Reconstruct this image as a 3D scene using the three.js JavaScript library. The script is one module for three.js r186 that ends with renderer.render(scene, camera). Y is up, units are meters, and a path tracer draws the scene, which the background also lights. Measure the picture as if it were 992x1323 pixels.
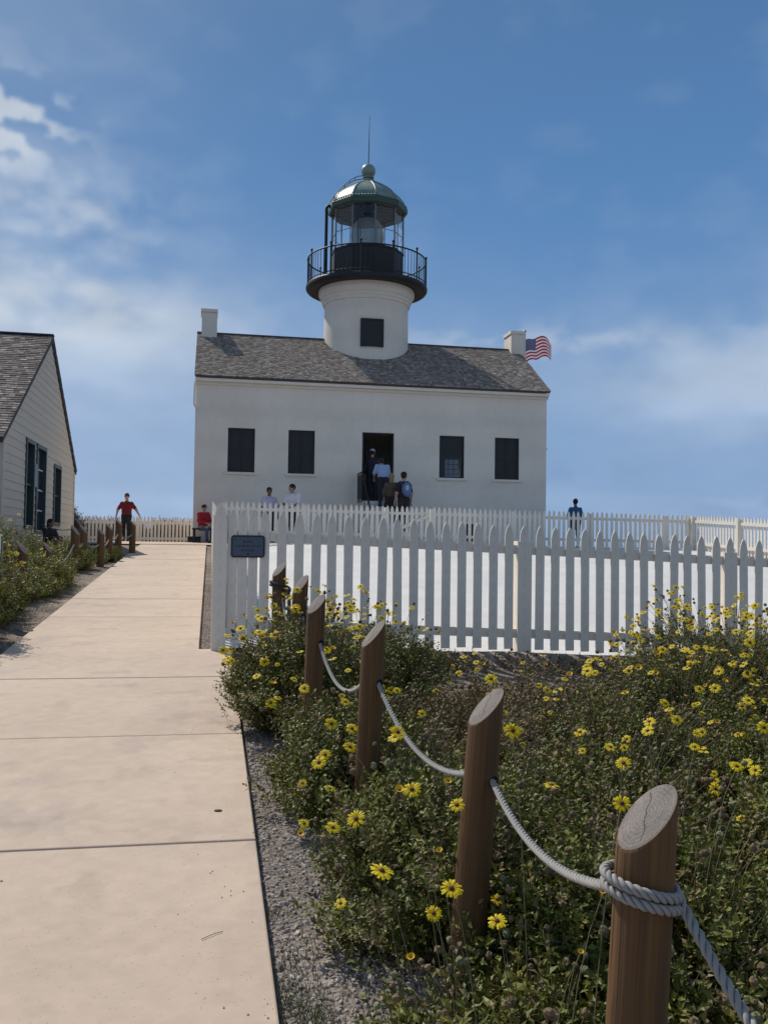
import * as THREE from 'three';
import { mergeGeometries, mergeVertices, toCreasedNormals } from 'three/addons/utils/BufferGeometryUtils.js';

// ---------------------------------------------------------------- camera, sky, sun, exposure
const scene = new THREE.Scene();
const EYE = new THREE.Vector3(0, 1.6, 0), FOCAL = 1176.1, PW = 992, PH = 1323;
const yaw = 0.1887, pitch = 0.0351, roll = 0.0143;
const fwd = new THREE.Vector3(Math.sin(yaw) * Math.cos(pitch), Math.sin(pitch), -Math.cos(yaw) * Math.cos(pitch));
const right0 = new THREE.Vector3(Math.cos(yaw), 0, Math.sin(yaw)), up0 = new THREE.Vector3().crossVectors(right0, fwd);
const rightV = right0.clone().multiplyScalar(Math.cos(roll)).addScaledVector(up0, Math.sin(roll));
const upV = up0.clone().multiplyScalar(Math.cos(roll)).addScaledVector(right0, -Math.sin(roll));
const camera = new THREE.PerspectiveCamera(2 * Math.atan(PH / 2 / FOCAL) * 180 / Math.PI, PW / PH, 0.05, 60000);
camera.position.copy(EYE);
camera.quaternion.setFromRotationMatrix(new THREE.Matrix4().makeBasis(rightV, upV, fwd.clone().negate()));
camera.updateMatrixWorld(true);
// the place measured off the photograph: a direction from the eye, met with a vertical plane z metres ahead
function at(u, v, z) { const d = fwd.clone().addScaledVector(rightV, (u - PW / 2) / FOCAL).addScaledVector(upV, -(v - PH / 2) / FOCAL); return d.multiplyScalar(-z / d.z).add(EYE); }

const SUN_AZ = 33 * Math.PI / 180, SUN_EL = 48 * Math.PI / 180;
const sunDir = new THREE.Vector3(-Math.sin(SUN_AZ) * Math.cos(SUN_EL), Math.sin(SUN_EL), -Math.cos(SUN_AZ) * Math.cos(SUN_EL));
const renderer = new THREE.WebGLRenderer({ antialias: true });
renderer.setSize(767, 1024);
renderer.toneMapping = THREE.LinearToneMapping;
renderer.toneMappingExposure = 1.06;
renderer.shadowMap.enabled = true; renderer.shadowMap.type = THREE.PCFSoftShadowMap;
const sun = new THREE.DirectionalLight(new THREE.Color(1, 0.935, 0.84), 3.95);
sun.position.copy(sunDir).multiplyScalar(80).add(new THREE.Vector3(2, 0, -18)); sun.target.position.set(2, 0, -18);
sun.castShadow = true; sun.shadow.mapSize.set(4096, 4096); sun.shadow.radius = 1;
Object.assign(sun.shadow.camera, { left: -45, right: 45, top: 45, bottom: -45, near: 1, far: 200 });
scene.add(sun, sun.target);

// ---- noise and random numbers
function rng(seed) { let s = seed >>> 0; return () => { s = s + 0x6D2B79F5 | 0; let t = Math.imul(s ^ s >>> 15, 1 | s); t = t + Math.imul(t ^ t >>> 7, 61 | t) ^ t; return ((t ^ t >>> 14) >>> 0) / 4294967296; }; }
const PERM = (() => { const r = rng(7), p = new Uint16Array(4096); for (let i = 0; i < 4096; i++) p[i] = i; for (let i = 4095; i > 0; i--) { const j = Math.floor(r() * (i + 1)); const t = p[i]; p[i] = p[j]; p[j] = t; } return p; })();
function hsh(x, y, z) { return PERM[(PERM[(PERM[x & 4095] + y) & 4095] + z) & 4095] / 4095; }
const sm = (t) => t * t * (3 - 2 * t), lerp = (a, b, t) => a + (b - a) * t, clamp = (x, a, b) => Math.min(b, Math.max(a, x));
const smooth = (a, b, x) => sm(clamp((x - a) / (b - a), 0, 1));
function vnoise(x, y, z = 0, wrap = 0) {
  let xi = Math.floor(x), yi = Math.floor(y), zi = Math.floor(z); const fx = sm(x - xi), fy = sm(y - yi), fz = sm(z - zi);
  let x1 = xi + 1, y1 = yi + 1; if (wrap) { xi = ((xi % wrap) + wrap) % wrap; x1 = ((x1 % wrap) + wrap) % wrap; yi = ((yi % wrap) + wrap) % wrap; y1 = ((y1 % wrap) + wrap) % wrap; }
  const a = lerp(lerp(hsh(xi, yi, zi), hsh(x1, yi, zi), fx), lerp(hsh(xi, y1, zi), hsh(x1, y1, zi), fx), fy);
  if (!fz) return a;
  const b = lerp(lerp(hsh(xi, yi, zi + 1), hsh(x1, yi, zi + 1), fx), lerp(hsh(xi, y1, zi + 1), hsh(x1, y1, zi + 1), fx), fy);
  return lerp(a, b, fz);
}
function fbm(x, y, z = 0, oct = 5, wrap = 0) { let s = 0, a = 0.5, n = 0; for (let i = 0; i < oct; i++) { s += a * vnoise(x, y, z, wrap); n += a; a *= 0.5; x *= 2; y *= 2; z *= 2; wrap *= 2; } return s / n; }

// ---- sky: clear blue air, paler to the horizon and round the sun, with thin white cloud
{
  const W = 2048, H = 1024, data = new Float32Array(W * H * 4), d = new THREE.Vector3();
  const zen = [0.062, 0.142, 0.298], mid = [0.100, 0.242, 0.495], hor = [0.25, 0.375, 0.57], below = [0.16, 0.19, 0.21];
  const bank = (az, el, a0, e0, wa, we) => Math.exp(-Math.pow((az - a0) / wa, 2) - Math.pow((el - e0) / we, 2));
  for (let j = 0; j < H; j++) for (let i = 0; i < W; i++) {
    const phi = ((i + 0.5) / W - 0.5) * 2 * Math.PI, el = ((j + 0.5) / H - 0.5) * Math.PI;
    d.set(Math.cos(phi) * Math.cos(el), Math.sin(el), Math.sin(phi) * Math.cos(el));
    const e = el * 180 / Math.PI, o = (j * W + i) * 4;
    let c;
    if (e < 0) { const t = smooth(0, -6, e); c = hor.map((h, k) => lerp(h, below[k], t)); }
    else { const t1 = smooth(-4, 24, e), t2 = smooth(9, 46, e); c = hor.map((h, k) => lerp(lerp(h, mid[k], t1), zen[k], t2)); }
    const cs = d.dot(sunDir), glow = 0.18 * Math.pow(Math.max(0, cs), 6) + 0.5 * Math.pow(Math.max(0, cs), 60);
    c = c.map((v, k) => v + glow * [0.30, 0.32, 0.33][k]);
    // cloud: thin sheets by fbm on a flat deck, more low down, in a few banks and, added, out of view
    if (e > -1) {
      const az = Math.atan2(d.x, -d.z) * 180 / Math.PI;
      const k = 1 / (0.10 + Math.max(0, d.y)), x = d.x * k, y = d.z * k;
      const n = fbm(x * 1.1 + 11.3, y * 1.1 + 4.7, 0.3, 6), n2 = fbm(az * 0.06 + 40, e * 0.16 + 9, 2.4, 6), n3 = fbm(az * 0.32 + 90, e * 0.62 + 30, 7.1, 6);
      const low = smooth(16, 2, e) * 0.40;
      let cov = 0;
      const w1 = fbm(az * 0.55 + 13, e * 0.95 + 71, 5.2, 7), soft = fbm(az * 0.16 + 3, e * 0.3 + 17, 1.7, 5);
      cov += bank(az, e, -13.0, 23.3, 3.6, 1.9) * smooth(0.46, 0.57, fbm(az * 0.75 + 13, e * 1.3 + 71, 5.2, 7)) * 1.3;
      cov += bank(az, e, -9.5, 18.6, 6.5, 3.2) * smooth(0.36, 0.68, soft * 0.5 + w1 * 0.5) * 0.62;
      cov += bank(az, e, -7.5, 13.4, 9.5, 2.4) * smooth(0.28, 0.62, soft * 0.65 + w1 * 0.35) * 0.62;
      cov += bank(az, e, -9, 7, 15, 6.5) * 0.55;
      cov += bank(az, e, 33, 9.5, 9.5, 4.2) * smooth(0.22, 0.60, soft * 0.75 + w1 * 0.25) * 0.66;
      cov += bank(az, e, 19, 12.6, 8, 0.9) * smooth(0.42, 0.62, w1) * 0.42;
      const viewMask = Math.exp(-Math.pow((az - 14) / 34, 2) - Math.pow((e - 20) / 26, 2));                       // clear behind the tower; fuller unseen cloud elsewhere is added to neutralise blue fill
      cov += smooth(0.34, 0.66, n) * lerp(0.62, 0.06, clamp(viewMask * 1.25, 0, 1)) + smooth(0.5, 0.75, n3) * 0.04;
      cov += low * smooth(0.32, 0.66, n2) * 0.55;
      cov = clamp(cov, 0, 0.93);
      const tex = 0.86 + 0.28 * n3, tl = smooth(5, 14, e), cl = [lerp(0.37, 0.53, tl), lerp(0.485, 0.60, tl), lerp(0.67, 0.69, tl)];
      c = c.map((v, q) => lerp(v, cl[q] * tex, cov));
      const grey = (bank(az, e, 23, 4.6, 5, 0.8) + bank(az, e, 32, 2.6, 5, 1.0)) * smooth(0.36, 0.6, w1) * 0.5;      // a faint blue-grey bank low over the sea
      c = c.map((v, q) => lerp(v, [0.20, 0.30, 0.50][q], grey));
    }
    data[o] = c[0]; data[o + 1] = c[1]; data[o + 2] = c[2]; data[o + 3] = 1;
  }
  const t = new THREE.DataTexture(data, W, H, THREE.RGBAFormat, THREE.FloatType);
  t.mapping = THREE.EquirectangularReflectionMapping; t.magFilter = THREE.LinearFilter; t.minFilter = THREE.LinearFilter; t.wrapS = THREE.RepeatWrapping; t.needsUpdate = true;
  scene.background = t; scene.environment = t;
}

// ---------------------------------------------------------------- helpers
const taken = new Map();
function numbered(n) { const k = taken.get(n) || 0; taken.set(n, k + 1); return k ? n + '_' + String(k).padStart(3, '0') : n; }
function shadowed(o) { o.castShadow = true; o.receiveShadow = true; return o; }
function thing(name, label, category, pos = [0, 0, 0], turn = 0, group) {
  const o = new THREE.Group(); o.name = numbered(name); o.position.set(...pos); o.rotation.y = turn; o.userData = { label, category }; if (group) o.userData.group = group; scene.add(o); return o;
}
function part(name, geo, mat, parent) {
  const g = Array.isArray(geo) ? (geo.length > 1 ? merge(geo) : geo[0]) : geo;
  const m = shadowed(new THREE.Mesh(g, mat)); m.name = name; parent.add(m); return m;
}
function structure(name, geo, mat) { const m = part(numbered(name), geo, mat, scene); m.userData.kind = 'structure'; return m; }
function merge(list) {
  const anyC = list.some((g) => g.attributes.color);
  return mergeGeometries(list.map((g) => {
    let h = g.index ? g.toNonIndexed() : g; const n = h.attributes.position.count;
    if (!h.attributes.uv) h.setAttribute('uv', new THREE.BufferAttribute(new Float32Array(n * 2), 2));
    if (anyC && !h.attributes.color) h.setAttribute('color', new THREE.BufferAttribute(new Float32Array(n * 3).fill(1), 3));
    for (const k of Object.keys(h.attributes)) if (!['position', 'normal', 'uv', 'color'].includes(k)) h.deleteAttribute(k);
    return h;
  }));
}
// uv in metres from the face's direction
function metreUV(g, ox = 0, oy = 0) {
  const h = g.index ? g.toNonIndexed() : g; if (!h.attributes.normal) h.computeVertexNormals();
  const p = h.attributes.position, n = h.attributes.normal, uv = new Float32Array(p.count * 2);
  for (let i = 0; i < p.count; i += 3) {
    let ax = 0, ay = 0, az = 0; for (let k = 0; k < 3; k++) { ax += Math.abs(n.getX(i + k)); ay += Math.abs(n.getY(i + k)); az += Math.abs(n.getZ(i + k)); }
    for (let k = 0; k < 3; k++) {
      const x = p.getX(i + k), y = p.getY(i + k), z = p.getZ(i + k); let u, v;
      if (ay >= ax && ay >= az) { u = x; v = z; } else if (ax >= az) { u = z; v = y; } else { u = x; v = y; }
      uv[(i + k) * 2] = u + ox; uv[(i + k) * 2 + 1] = v + oy;
    }
  }
  h.setAttribute('uv', new THREE.BufferAttribute(uv, 2)); return h;
}
// a box with chamfered edges, from corner to corner
function box(x0, x1, y0, y1, z0, z1, b = 0) {
  if (!b) { const g = new THREE.BoxGeometry(x1 - x0, y1 - y0, z1 - z0); g.translate((x0 + x1) / 2, (y0 + y1) / 2, (z0 + z1) / 2); return metreUV(g); }
  const s = new THREE.Shape(); const w = x1 - x0 - 2 * b, h = y1 - y0 - 2 * b;
  s.moveTo(0, 0); s.lineTo(w, 0); s.lineTo(w, h); s.lineTo(0, h); s.closePath();
  const g = new THREE.ExtrudeGeometry(s, { depth: z1 - z0 - 2 * b, bevelEnabled: true, bevelThickness: b, bevelSize: b, bevelSegments: 1 });
  g.translate(x0 + b, y0 + b, z0 + b); return metreUV(g);
}
function shapeOf(pts) { const s = new THREE.Shape(); pts.forEach(([x, y], i) => i ? s.lineTo(x, y) : s.moveTo(x, y)); s.closePath(); return s; }
function bar(a, b, r, seg = 6, r2 = r) {
  const A = new THREE.Vector3(...a), B = new THREE.Vector3(...b), L = A.distanceTo(B); const g = new THREE.CylinderGeometry(r2, r, L, seg, 1);
  g.translate(0, L / 2, 0); g.applyQuaternion(new THREE.Quaternion().setFromUnitVectors(new THREE.Vector3(0, 1, 0), B.clone().sub(A).normalize())); g.translate(A.x, A.y, A.z); return g;
}
function tube(pts, r, seg = 24, rad = 6) { return new THREE.TubeGeometry(new THREE.CatmullRomCurve3(pts.map((p) => p.isVector3 ? p : new THREE.Vector3(...p))), seg, r, rad, false); }
function tint(g, f) { // vertex colours from a function of position
  const p = g.attributes.position, c = new Float32Array(p.count * 3); for (let i = 0; i < p.count; i++) { const k = f(p.getX(i), p.getY(i), p.getZ(i), i); c[i * 3] = k[0]; c[i * 3 + 1] = k[1]; c[i * 3 + 2] = k[2]; }
  g.setAttribute('color', new THREE.BufferAttribute(c, 3)); return g;
}
// textures: f(u, v) in 0..1 gives linear rgb (colour) or a height
function colourTex(n, f, rep = 1) {
  const d = new Uint8Array(n * n * 4), enc = (c) => Math.round(255 * clamp(c <= 0.0031308 ? c * 12.92 : 1.055 * Math.pow(c, 1 / 2.4) - 0.055, 0, 1));
  for (let j = 0; j < n; j++) for (let i = 0; i < n; i++) { const c = f((i + 0.5) / n, (j + 0.5) / n), o = (j * n + i) * 4; d[o] = enc(c[0]); d[o + 1] = enc(c[1]); d[o + 2] = enc(c[2]); d[o + 3] = 255; }
  const t = new THREE.DataTexture(d, n, n); t.colorSpace = THREE.SRGBColorSpace; return texSet(t, rep);
}
function heightTex(n, f, rep = 1) {
  const d = new Uint8Array(n * n * 4); for (let j = 0; j < n; j++) for (let i = 0; i < n; i++) { const c = Math.round(255 * clamp(f((i + 0.5) / n, (j + 0.5) / n), 0, 1)), o = (j * n + i) * 4; d[o] = d[o + 1] = d[o + 2] = c; d[o + 3] = 255; }
  return texSet(new THREE.DataTexture(d, n, n), rep);
}
function texSet(t, rep) { t.wrapS = t.wrapT = THREE.RepeatWrapping; t.magFilter = THREE.LinearFilter; t.minFilter = THREE.LinearMipmapLinearFilter; t.generateMipmaps = true; t.repeat.set(rep, rep); t.needsUpdate = true; return t; }
const mat = (o) => new THREE.MeshStandardMaterial({ roughness: 0.85, ...o, color: o.color ? new THREE.Color(...o.color) : new THREE.Color(1, 1, 1) });

// ---------------------------------------------------------------- the lie of the land
const S = 0.0571;
const softmin = (a, b, k) => { const h = clamp(0.5 + 0.5 * (b - a) / k, 0, 1); return lerp(b, a, h) - k * h * (1 - h); };
const pathY = (z) => softmin(S * z, 1.55, 0.12);
function base(x, z) {             // z: metres ahead of the camera
  const plaza = softmin(0.53 + (z - 9.25) * 0.0695, 1.62, 0.12);
  const c = lerp(0.038, 0.003, smooth(9, 22, z));
  let y = lerp(pathY(z), plaza, smooth(0.1, 2.5, x) * smooth(8.5, 13, z)) - c * clamp(x - 0.3, 0, 22);
  const r = Math.hypot(x - 3, z - 26); y -= 0.34 * Math.max(0, r - 62) * smooth(55, 95, r);
  return y;
}
const soil = (x, z) => Math.max(-150, base(x, z) - 0.05 + (Math.hypot(x, z - 5) < 20 ? 0.05 * (fbm(x * 1.3 + 50, z * 1.3 + 50, 1, 4) - 0.5) * smooth(0.2, 0.7, Math.min(Math.abs(x - 0.1), 1)) : 0) + 0.15 * Math.exp(-Math.pow((z - 8.98) / 0.21, 2)) * smooth(0.4, 0.9, x) * (x < 16 ? 1 : 0));

// ---------------------------------------------------------------- materials
const M = {};
{
  const concrete = colourTex(1024, (u, v) => {
    const a = fbm(u * 4, v * 4, 0.1, 5, 4), b = fbm(u * 40, v * 40, 3, 3, 40), st = smooth(0.60, 0.78, fbm(u * 7, v * 7, 9, 5, 7)), dk = smooth(0.63, 0.75, fbm(u * 11 + 3, v * 11, 21, 4, 11));
    const k = 0.86 + 0.15 * (a - 0.5) + 0.16 * (b - 0.5); const sp = hsh(Math.floor(u * 512), Math.floor(v * 512), 5) > 0.993 ? 0.72 : 1;
    const m = k * sp * (1 - 0.10 * st - 0.09 * dk); return [0.575 * m, 0.455 * m * (1 + 0.012 * (a - 0.5)), 0.352 * m * (1 + 0.05 * st)];
  }, 1 / 2.7);
  const concreteBump = heightTex(512, (u, v) => 0.5 * fbm(u * 60, v * 60, 2, 3, 60) + 0.5 * fbm(u * 8, v * 30, 4, 3, 8), 1 / 1.1);
  M.path = mat({ map: concrete, bumpMap: concreteBump, bumpScale: 0.0011, roughness: 0.92 });
  const pale = colourTex(512, (u, v) => { const a = fbm(u * 5, v * 5, 5, 5, 5), b = fbm(u * 50, v * 50, 8, 2, 50); const k = 0.60 * (0.94 + 0.18 * (a - 0.5) + 0.10 * (b - 0.5)); return [k, k * 0.985, k * 0.955]; }, 1 / 4);
  M.plaza = mat({ map: pale, bumpMap: concreteBump, bumpScale: 0.002, roughness: 0.9 });
  const paintBump = heightTex(256, (u, v) => 0.6 * fbm(u * 4, v * 24, 2, 4, 4) + 0.4 * fbm(u * 30, v * 30, 6, 2, 30), 1 / 0.6);
  const paintCol = colourTex(256, (u, v) => { const a = fbm(u * 5, v * 5, 15, 5, 5), w = smooth(0.64, 0.8, fbm(u * 14, v * 9, 33, 4, 1)); const k = 0.74 * (0.96 + 0.12 * (a - 0.5)) * (1 - 0.10 * w); return [k * 1.05, k * 0.965, k * 0.835]; }, 1 / 1.3);
  M.fence = mat({ map: paintCol, bumpMap: paintBump, bumpScale: 0.0007, roughness: 0.62 });
  // whitewashed brick: the courses show through thick paint in places
  const brick = (u, v) => { const row = Math.floor(v * 26), y = v * 26 - row, x = (u * 9 + (row % 2) * 0.5) % 1; const e = Math.min(smooth(0, 0.14, y) * smooth(1, 0.86, y), smooth(0, 0.05, x) * smooth(1, 0.95, x)); return e; };
  const wallBump = heightTex(1024, (u, v) => { const m = smooth(0.38, 0.66, fbm(u * 3, v * 3, 12, 4, 3)); return 0.35 + 0.38 * m * brick(u, v) + 0.16 * fbm(u * 30, v * 60, 2, 3, 30) + 0.10 * hsh(Math.floor(u * 9), Math.floor(v * 26), 4) * m; }, 1 / 2.1);
  const wallCol = colourTex(512, (u, v) => { const a = fbm(u * 3, v * 3, 25, 6, 3), s = smooth(0.6, 0.8, fbm(u * 10, v * 6, 14, 4, 2)); const k = 0.73 * (0.96 + 0.13 * (a - 0.5)) * (1 - 0.05 * s); return [k * 1.05, k * 0.965, k * 0.835]; }, 1 / 3.1);
  M.wall = mat({ map: wallCol, bumpMap: wallBump, bumpScale: 0.011, roughness: 0.8 });
  M.towerPaint = mat({ map: wallCol, bumpMap: wallBump, bumpScale: 0.004, roughness: 0.7 });
  M.trim = mat({ map: paintCol, roughness: 0.6 });
  M.siding = mat({ map: colourTex(256, (u, v) => { const a = fbm(u * 3, v * 12, 5, 5, 3), k = 0.95 + 0.16 * (a - 0.5); return [0.56 * k, 0.525 * k, 0.455 * k]; }, 1 / 1.7), bumpMap: paintBump, bumpScale: 0.002, roughness: 0.75 });
  const grain = (u, v) => fbm(u * 26, v * 1.6, 3, 5, 0) * 0.6 + fbm(u * 70, v * 3, 9, 3, 0) * 0.4;
  M.post = mat({ map: colourTex(512, (u, v) => { const s = Math.abs(u - 0.5) * 2 + 0.05 * fbm(u * 2 + 3, v * 2.2, 41, 3) + 0.10 * Math.exp(-Math.pow((v % 0.61 - 0.3) / 0.035, 2) - Math.pow((Math.abs(u - 0.5) * 2 - 0.45) / 0.06, 2)), g = fbm(s * 15, v * 2.2, 3, 5), f = fbm(s * 70, v * 9, 11, 3), w = smooth(0.55, 0.75, fbm(s * 5 + 9, v * 3, 17, 4)); const ck = smooth(0.012, 0.004, Math.abs(u - 0.31 - 0.012 * fbm(v * 5, 2, 3, 3))) * smooth(0.30, 0.42, v);
    const k = (0.62 + 0.75 * (g - 0.3) + 0.30 * (f - 0.5)) * (1 - 0.85 * ck); return [lerp(0.135, 0.085, w) * k, lerp(0.063, 0.047, w) * k, lerp(0.0155, 0.018, w) * k]; }), bumpMap: heightTex(512, (u, v) => { const s = Math.abs(u - 0.5) * 2; return 0.3 + 0.5 * fbm(s * 40, v * 2, 3, 4) - 0.3 * smooth(0.012, 0.004, Math.abs(u - 0.31 - 0.012 * fbm(v * 5, 2, 3, 3))) * smooth(0.30, 0.42, v); }), bumpScale: 0.004, roughness: 0.72 });
  M.postEnd = mat({ map: colourTex(256, (u, v) => { const x = u - 0.5, y = v - 0.47, r = Math.hypot(x, y), a = Math.atan2(y, x); const ring = 0.5 + 0.35 * Math.sin(r * 120 + 7 * fbm(x * 6 + 5, y * 6 + 5, 2, 3)); const crack = smooth(0.016, 0.004, Math.abs(x * 0.8 + y * 0.6 + 0.02 * Math.sin(r * 20))) * smooth(0.44, 0.3, r) + 0.4 * smooth(0.1, 0.02, Math.abs(Math.sin(a * 2.5))) * smooth(0.05, 0.4, r) * 0.6; const edge = smooth(0.42, 0.5, r); const k = (0.62 + 0.20 * ring + 0.45 * (fbm(u * 60, v * 60, 5, 3) - 0.5) + 0.5 * (fbm(u * 3.5, v * 3.5, 8, 3) - 0.5)) * (1 - 0.75 * clamp(crack, 0, 1)); return [lerp(0.27, 0.17, edge) * k, lerp(0.235, 0.095, edge) * k, lerp(0.21, 0.05, edge) * k]; }), bumpMap: heightTex(256, (u, v) => fbm(u * 70, v * 70, 5, 3)), bumpScale: 0.0012, roughness: 0.9 });
  M.rope = mat({ map: colourTex(128, (u, v) => { const k = 0.75 + 0.5 * fbm(u * 6, v * 30, 2, 4, 0); return [0.28 * k, 0.268 * k, 0.25 * k]; }, 1), bumpMap: heightTex(128, (u, v) => fbm(u * 90, v * 14, 4, 3, 0)), bumpScale: 0.0012, roughness: 0.8 });
  M.ropeOld = mat({ color: [0.055, 0.047, 0.043], roughness: 0.8 });
  M.black = mat({ color: [0.008, 0.009, 0.011], roughness: 0.6 });
  M.screen = mat({ color: [0.013, 0.014, 0.017], roughness: 0.6 });
  M.darkTeal = mat({ color: [0.022, 0.05, 0.052], roughness: 0.5 });
  M.copper = mat({ map: colourTex(256, (u, v) => { const a = fbm(u * 6, v * 6, 4, 5, 6), k = 0.8 + 0.7 * (a - 0.4); return [0.215 * k, 0.285 * k, 0.235 * k]; }, 0.7), roughness: 0.42, metalness: 0.1 });
  M.copperDark = mat({ color: [0.028, 0.06, 0.046], roughness: 0.5 });
  M.steel = mat({ color: [0.42, 0.44, 0.45], roughness: 0.4, metalness: 0.3 });
  M.glass = new THREE.MeshPhysicalMaterial({ color: 0xffffff, transmission: 1, thickness: 0, roughness: 0.03, ior: 1.45 });
  M.mullion = mat({ color: [0.15, 0.17, 0.165], roughness: 0.5 });
  M.dimGlass = new THREE.MeshPhysicalMaterial({ color: new THREE.Color(0.3, 0.31, 0.32), transmission: 1, thickness: 0, roughness: 0.06, ior: 1.45 });
  M.lens = new THREE.MeshPhysicalMaterial({ color: new THREE.Color(0.66, 0.70, 0.66), transmission: 0.62, thickness: 0, roughness: 0.12, ior: 1.5 });
  M.pane = mat({ color: [0.02, 0.026, 0.03], roughness: 0.12 });
  M.shingle = new THREE.MeshStandardMaterial({ vertexColors: true, roughness: 0.95, bumpMap: heightTex(128, (u, v) => fbm(u * 30, v * 3, 2, 4, 0)), bumpScale: 0.004 });
  M.plaster = mat({ color: [0.42, 0.39, 0.34], roughness: 0.9 });
  M.floorWood = mat({ color: [0.10, 0.06, 0.035], roughness: 0.7 });
  M.ground = new THREE.MeshStandardMaterial({ vertexColors: true, roughness: 1, map: colourTex(1024, (u, v) => { const a = fbm(u * 8, v * 8, 2, 6, 8), b = fbm(u * 90, v * 90, 7, 3, 90), st = hsh(Math.floor(u * 300), Math.floor(v * 300), 3); const k = 0.62 + 0.6 * (a - 0.5) + 0.75 * (b - 0.5) + (st > 0.93 ? 0.25 : st < 0.1 ? -0.15 : 0); return [k, k * 0.97, k * 0.94]; }, 1 / 1.6), bumpMap: heightTex(1024, (u, v) => 0.55 * fbm(u * 70, v * 70, 7, 4, 70) + 0.45 * fbm(u * 12, v * 12, 2, 4, 12), 1 / 1.6), bumpScale: 0.03 });
  M.sea = mat({ color: [0.02, 0.06, 0.11], roughness: 0.25 });
}

// ---------------------------------------------------------------- ground, sea, path, plaza
{
  const lines = (dense0, dense1, step, lo, hi) => { const a = []; for (let x = dense0; x <= dense1 + 1e-6; x += step) a.push(x); let s = step, x = dense1; while (x < hi) { s *= 1.22; x += s; a.push(Math.min(x, hi)); } s = step; x = dense0; while (x > lo) { s *= 1.22; x -= s; a.unshift(Math.max(x, lo)); } return a; };
  const xs = lines(-5, 7, 0.07, -620, 640), zs = lines(0.8, 11, 0.07, -560, 680), nx = xs.length, nz = zs.length;
  const pos = new Float32Array(nx * nz * 3), uv = new Float32Array(nx * nz * 2), col = new Float32Array(nx * nz * 3), idx = [];
  for (let j = 0; j < nz; j++) for (let i = 0; i < nx; i++) {
    const x = xs[i], z = zs[j], o = j * nx + i; pos.set([x, soil(x, z), -z], o * 3); uv.set([x, z], o * 2);
    const n = fbm(x * 0.9 + 30, z * 0.9 + 12, 4, 5), far = smooth(60, 100, Math.hypot(x - 3, z - 26)), dry = smooth(0.45, 0.62, n);
    let c = [lerp(0.27, 0.38, dry), lerp(0.215, 0.31, dry), lerp(0.165, 0.245, dry)];
    const strip = smooth(1.2, 0.6, Math.abs(x - 0.5)) * smooth(9, 7, z); c = c.map((v, k) => lerp(v, [0.335, 0.288, 0.252][k] * (0.85 + 0.3 * n), strip));
    c = c.map((v, k) => lerp(v, [0.09, 0.085, 0.045][k], far)); col.set(c, o * 3);
    if (i < nx - 1 && j < nz - 1) { const a = o, b = o + 1, e = o + nx, f = o + nx + 1; idx.push(a, b, e, b, f, e); }
  }
  const g = new THREE.BufferGeometry(); g.setAttribute('position', new THREE.BufferAttribute(pos, 3)); g.setAttribute('uv', new THREE.BufferAttribute(uv, 2)); g.setAttribute('color', new THREE.BufferAttribute(col, 3)); g.setIndex(idx); g.computeVertexNormals();
  structure('ground', g, M.ground);
  const sea = new THREE.CircleGeometry(40000, 96); sea.rotateX(-Math.PI / 2); sea.translate(0, -112, 0); structure('sea', sea, M.sea);
}
// lays a flat piece (built round y = 0) on the slope
function lay(g, f) { const p = g.attributes.position; for (let i = 0; i < p.count; i++) p.setY(i, p.getY(i) + f(p.getX(i), -p.getZ(i))); g.computeVertexNormals(); return g; }
{
  const path = new THREE.Group(); path.name = 'path'; path.userData.kind = 'structure'; scene.add(path);
  const d = 1.839, z0 = 4.2438 - 4 * d, gap = 0.006, L = -1.895, R = 0.237, R2 = -0.08, notch = 9.26, r = rng(5);
  for (let k = 0; k < 16; k++) {
    const a = z0 + k * d + gap, b = Math.min(z0 + (k + 1) * d - gap, 30); let pts;
    if (a > 27) break;
    if (b < notch) pts = [[L, a], [R, a], [R, b], [L, b]];
    else if (a < notch) pts = [[L, a], [R, a], [R, notch], [R2, notch + 0.02], [R2, b], [L, b]];
    else pts = [[L, a], [R2, a], [R2, b], [L, b]];
    const bev = 0.008, inset = pts.map(([x, z]) => [x, z]);
    const g = new THREE.ExtrudeGeometry(shapeOf(inset), { depth: 0.1, bevelEnabled: true, bevelThickness: bev, bevelSize: bev, bevelOffset: -bev, bevelSegments: 2 });
    g.rotateX(-Math.PI / 2); g.translate(0, -0.1 - bev + (r() - 0.5) * 0.004, 0);
    part('slab', metreUV(lay(g, (x, z) => pathY(z)), r() * 5, r() * 5), M.path, path);
  }
  // the same tan paving spreads at the top of the path, to the fence and the houses
  const top = new THREE.PlaneGeometry(9.2, 9.2, 12, 24); top.rotateX(-Math.PI / 2); top.translate(0, 0, -31.7);
  structure('pavement', metreUV(lay(top.toNonIndexed().translate(0.15, 0, 0), (x, z) => base(Math.min(x, -0.1), z) + 0.012 - 0.03 * smooth(27.4, 27.1, z))), M.path);
  // pale courtyard inside the pickets
  const xs = 40, zs = 60, p = new THREE.PlaneGeometry(14.0, 20.0, xs, zs); p.rotateX(-Math.PI / 2); p.translate(7.1, 0, -19.31);
  structure('courtyard', metreUV(lay(p.toNonIndexed(), (x, z) => base(x, z) + 0.004)), M.plaza);
}

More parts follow.
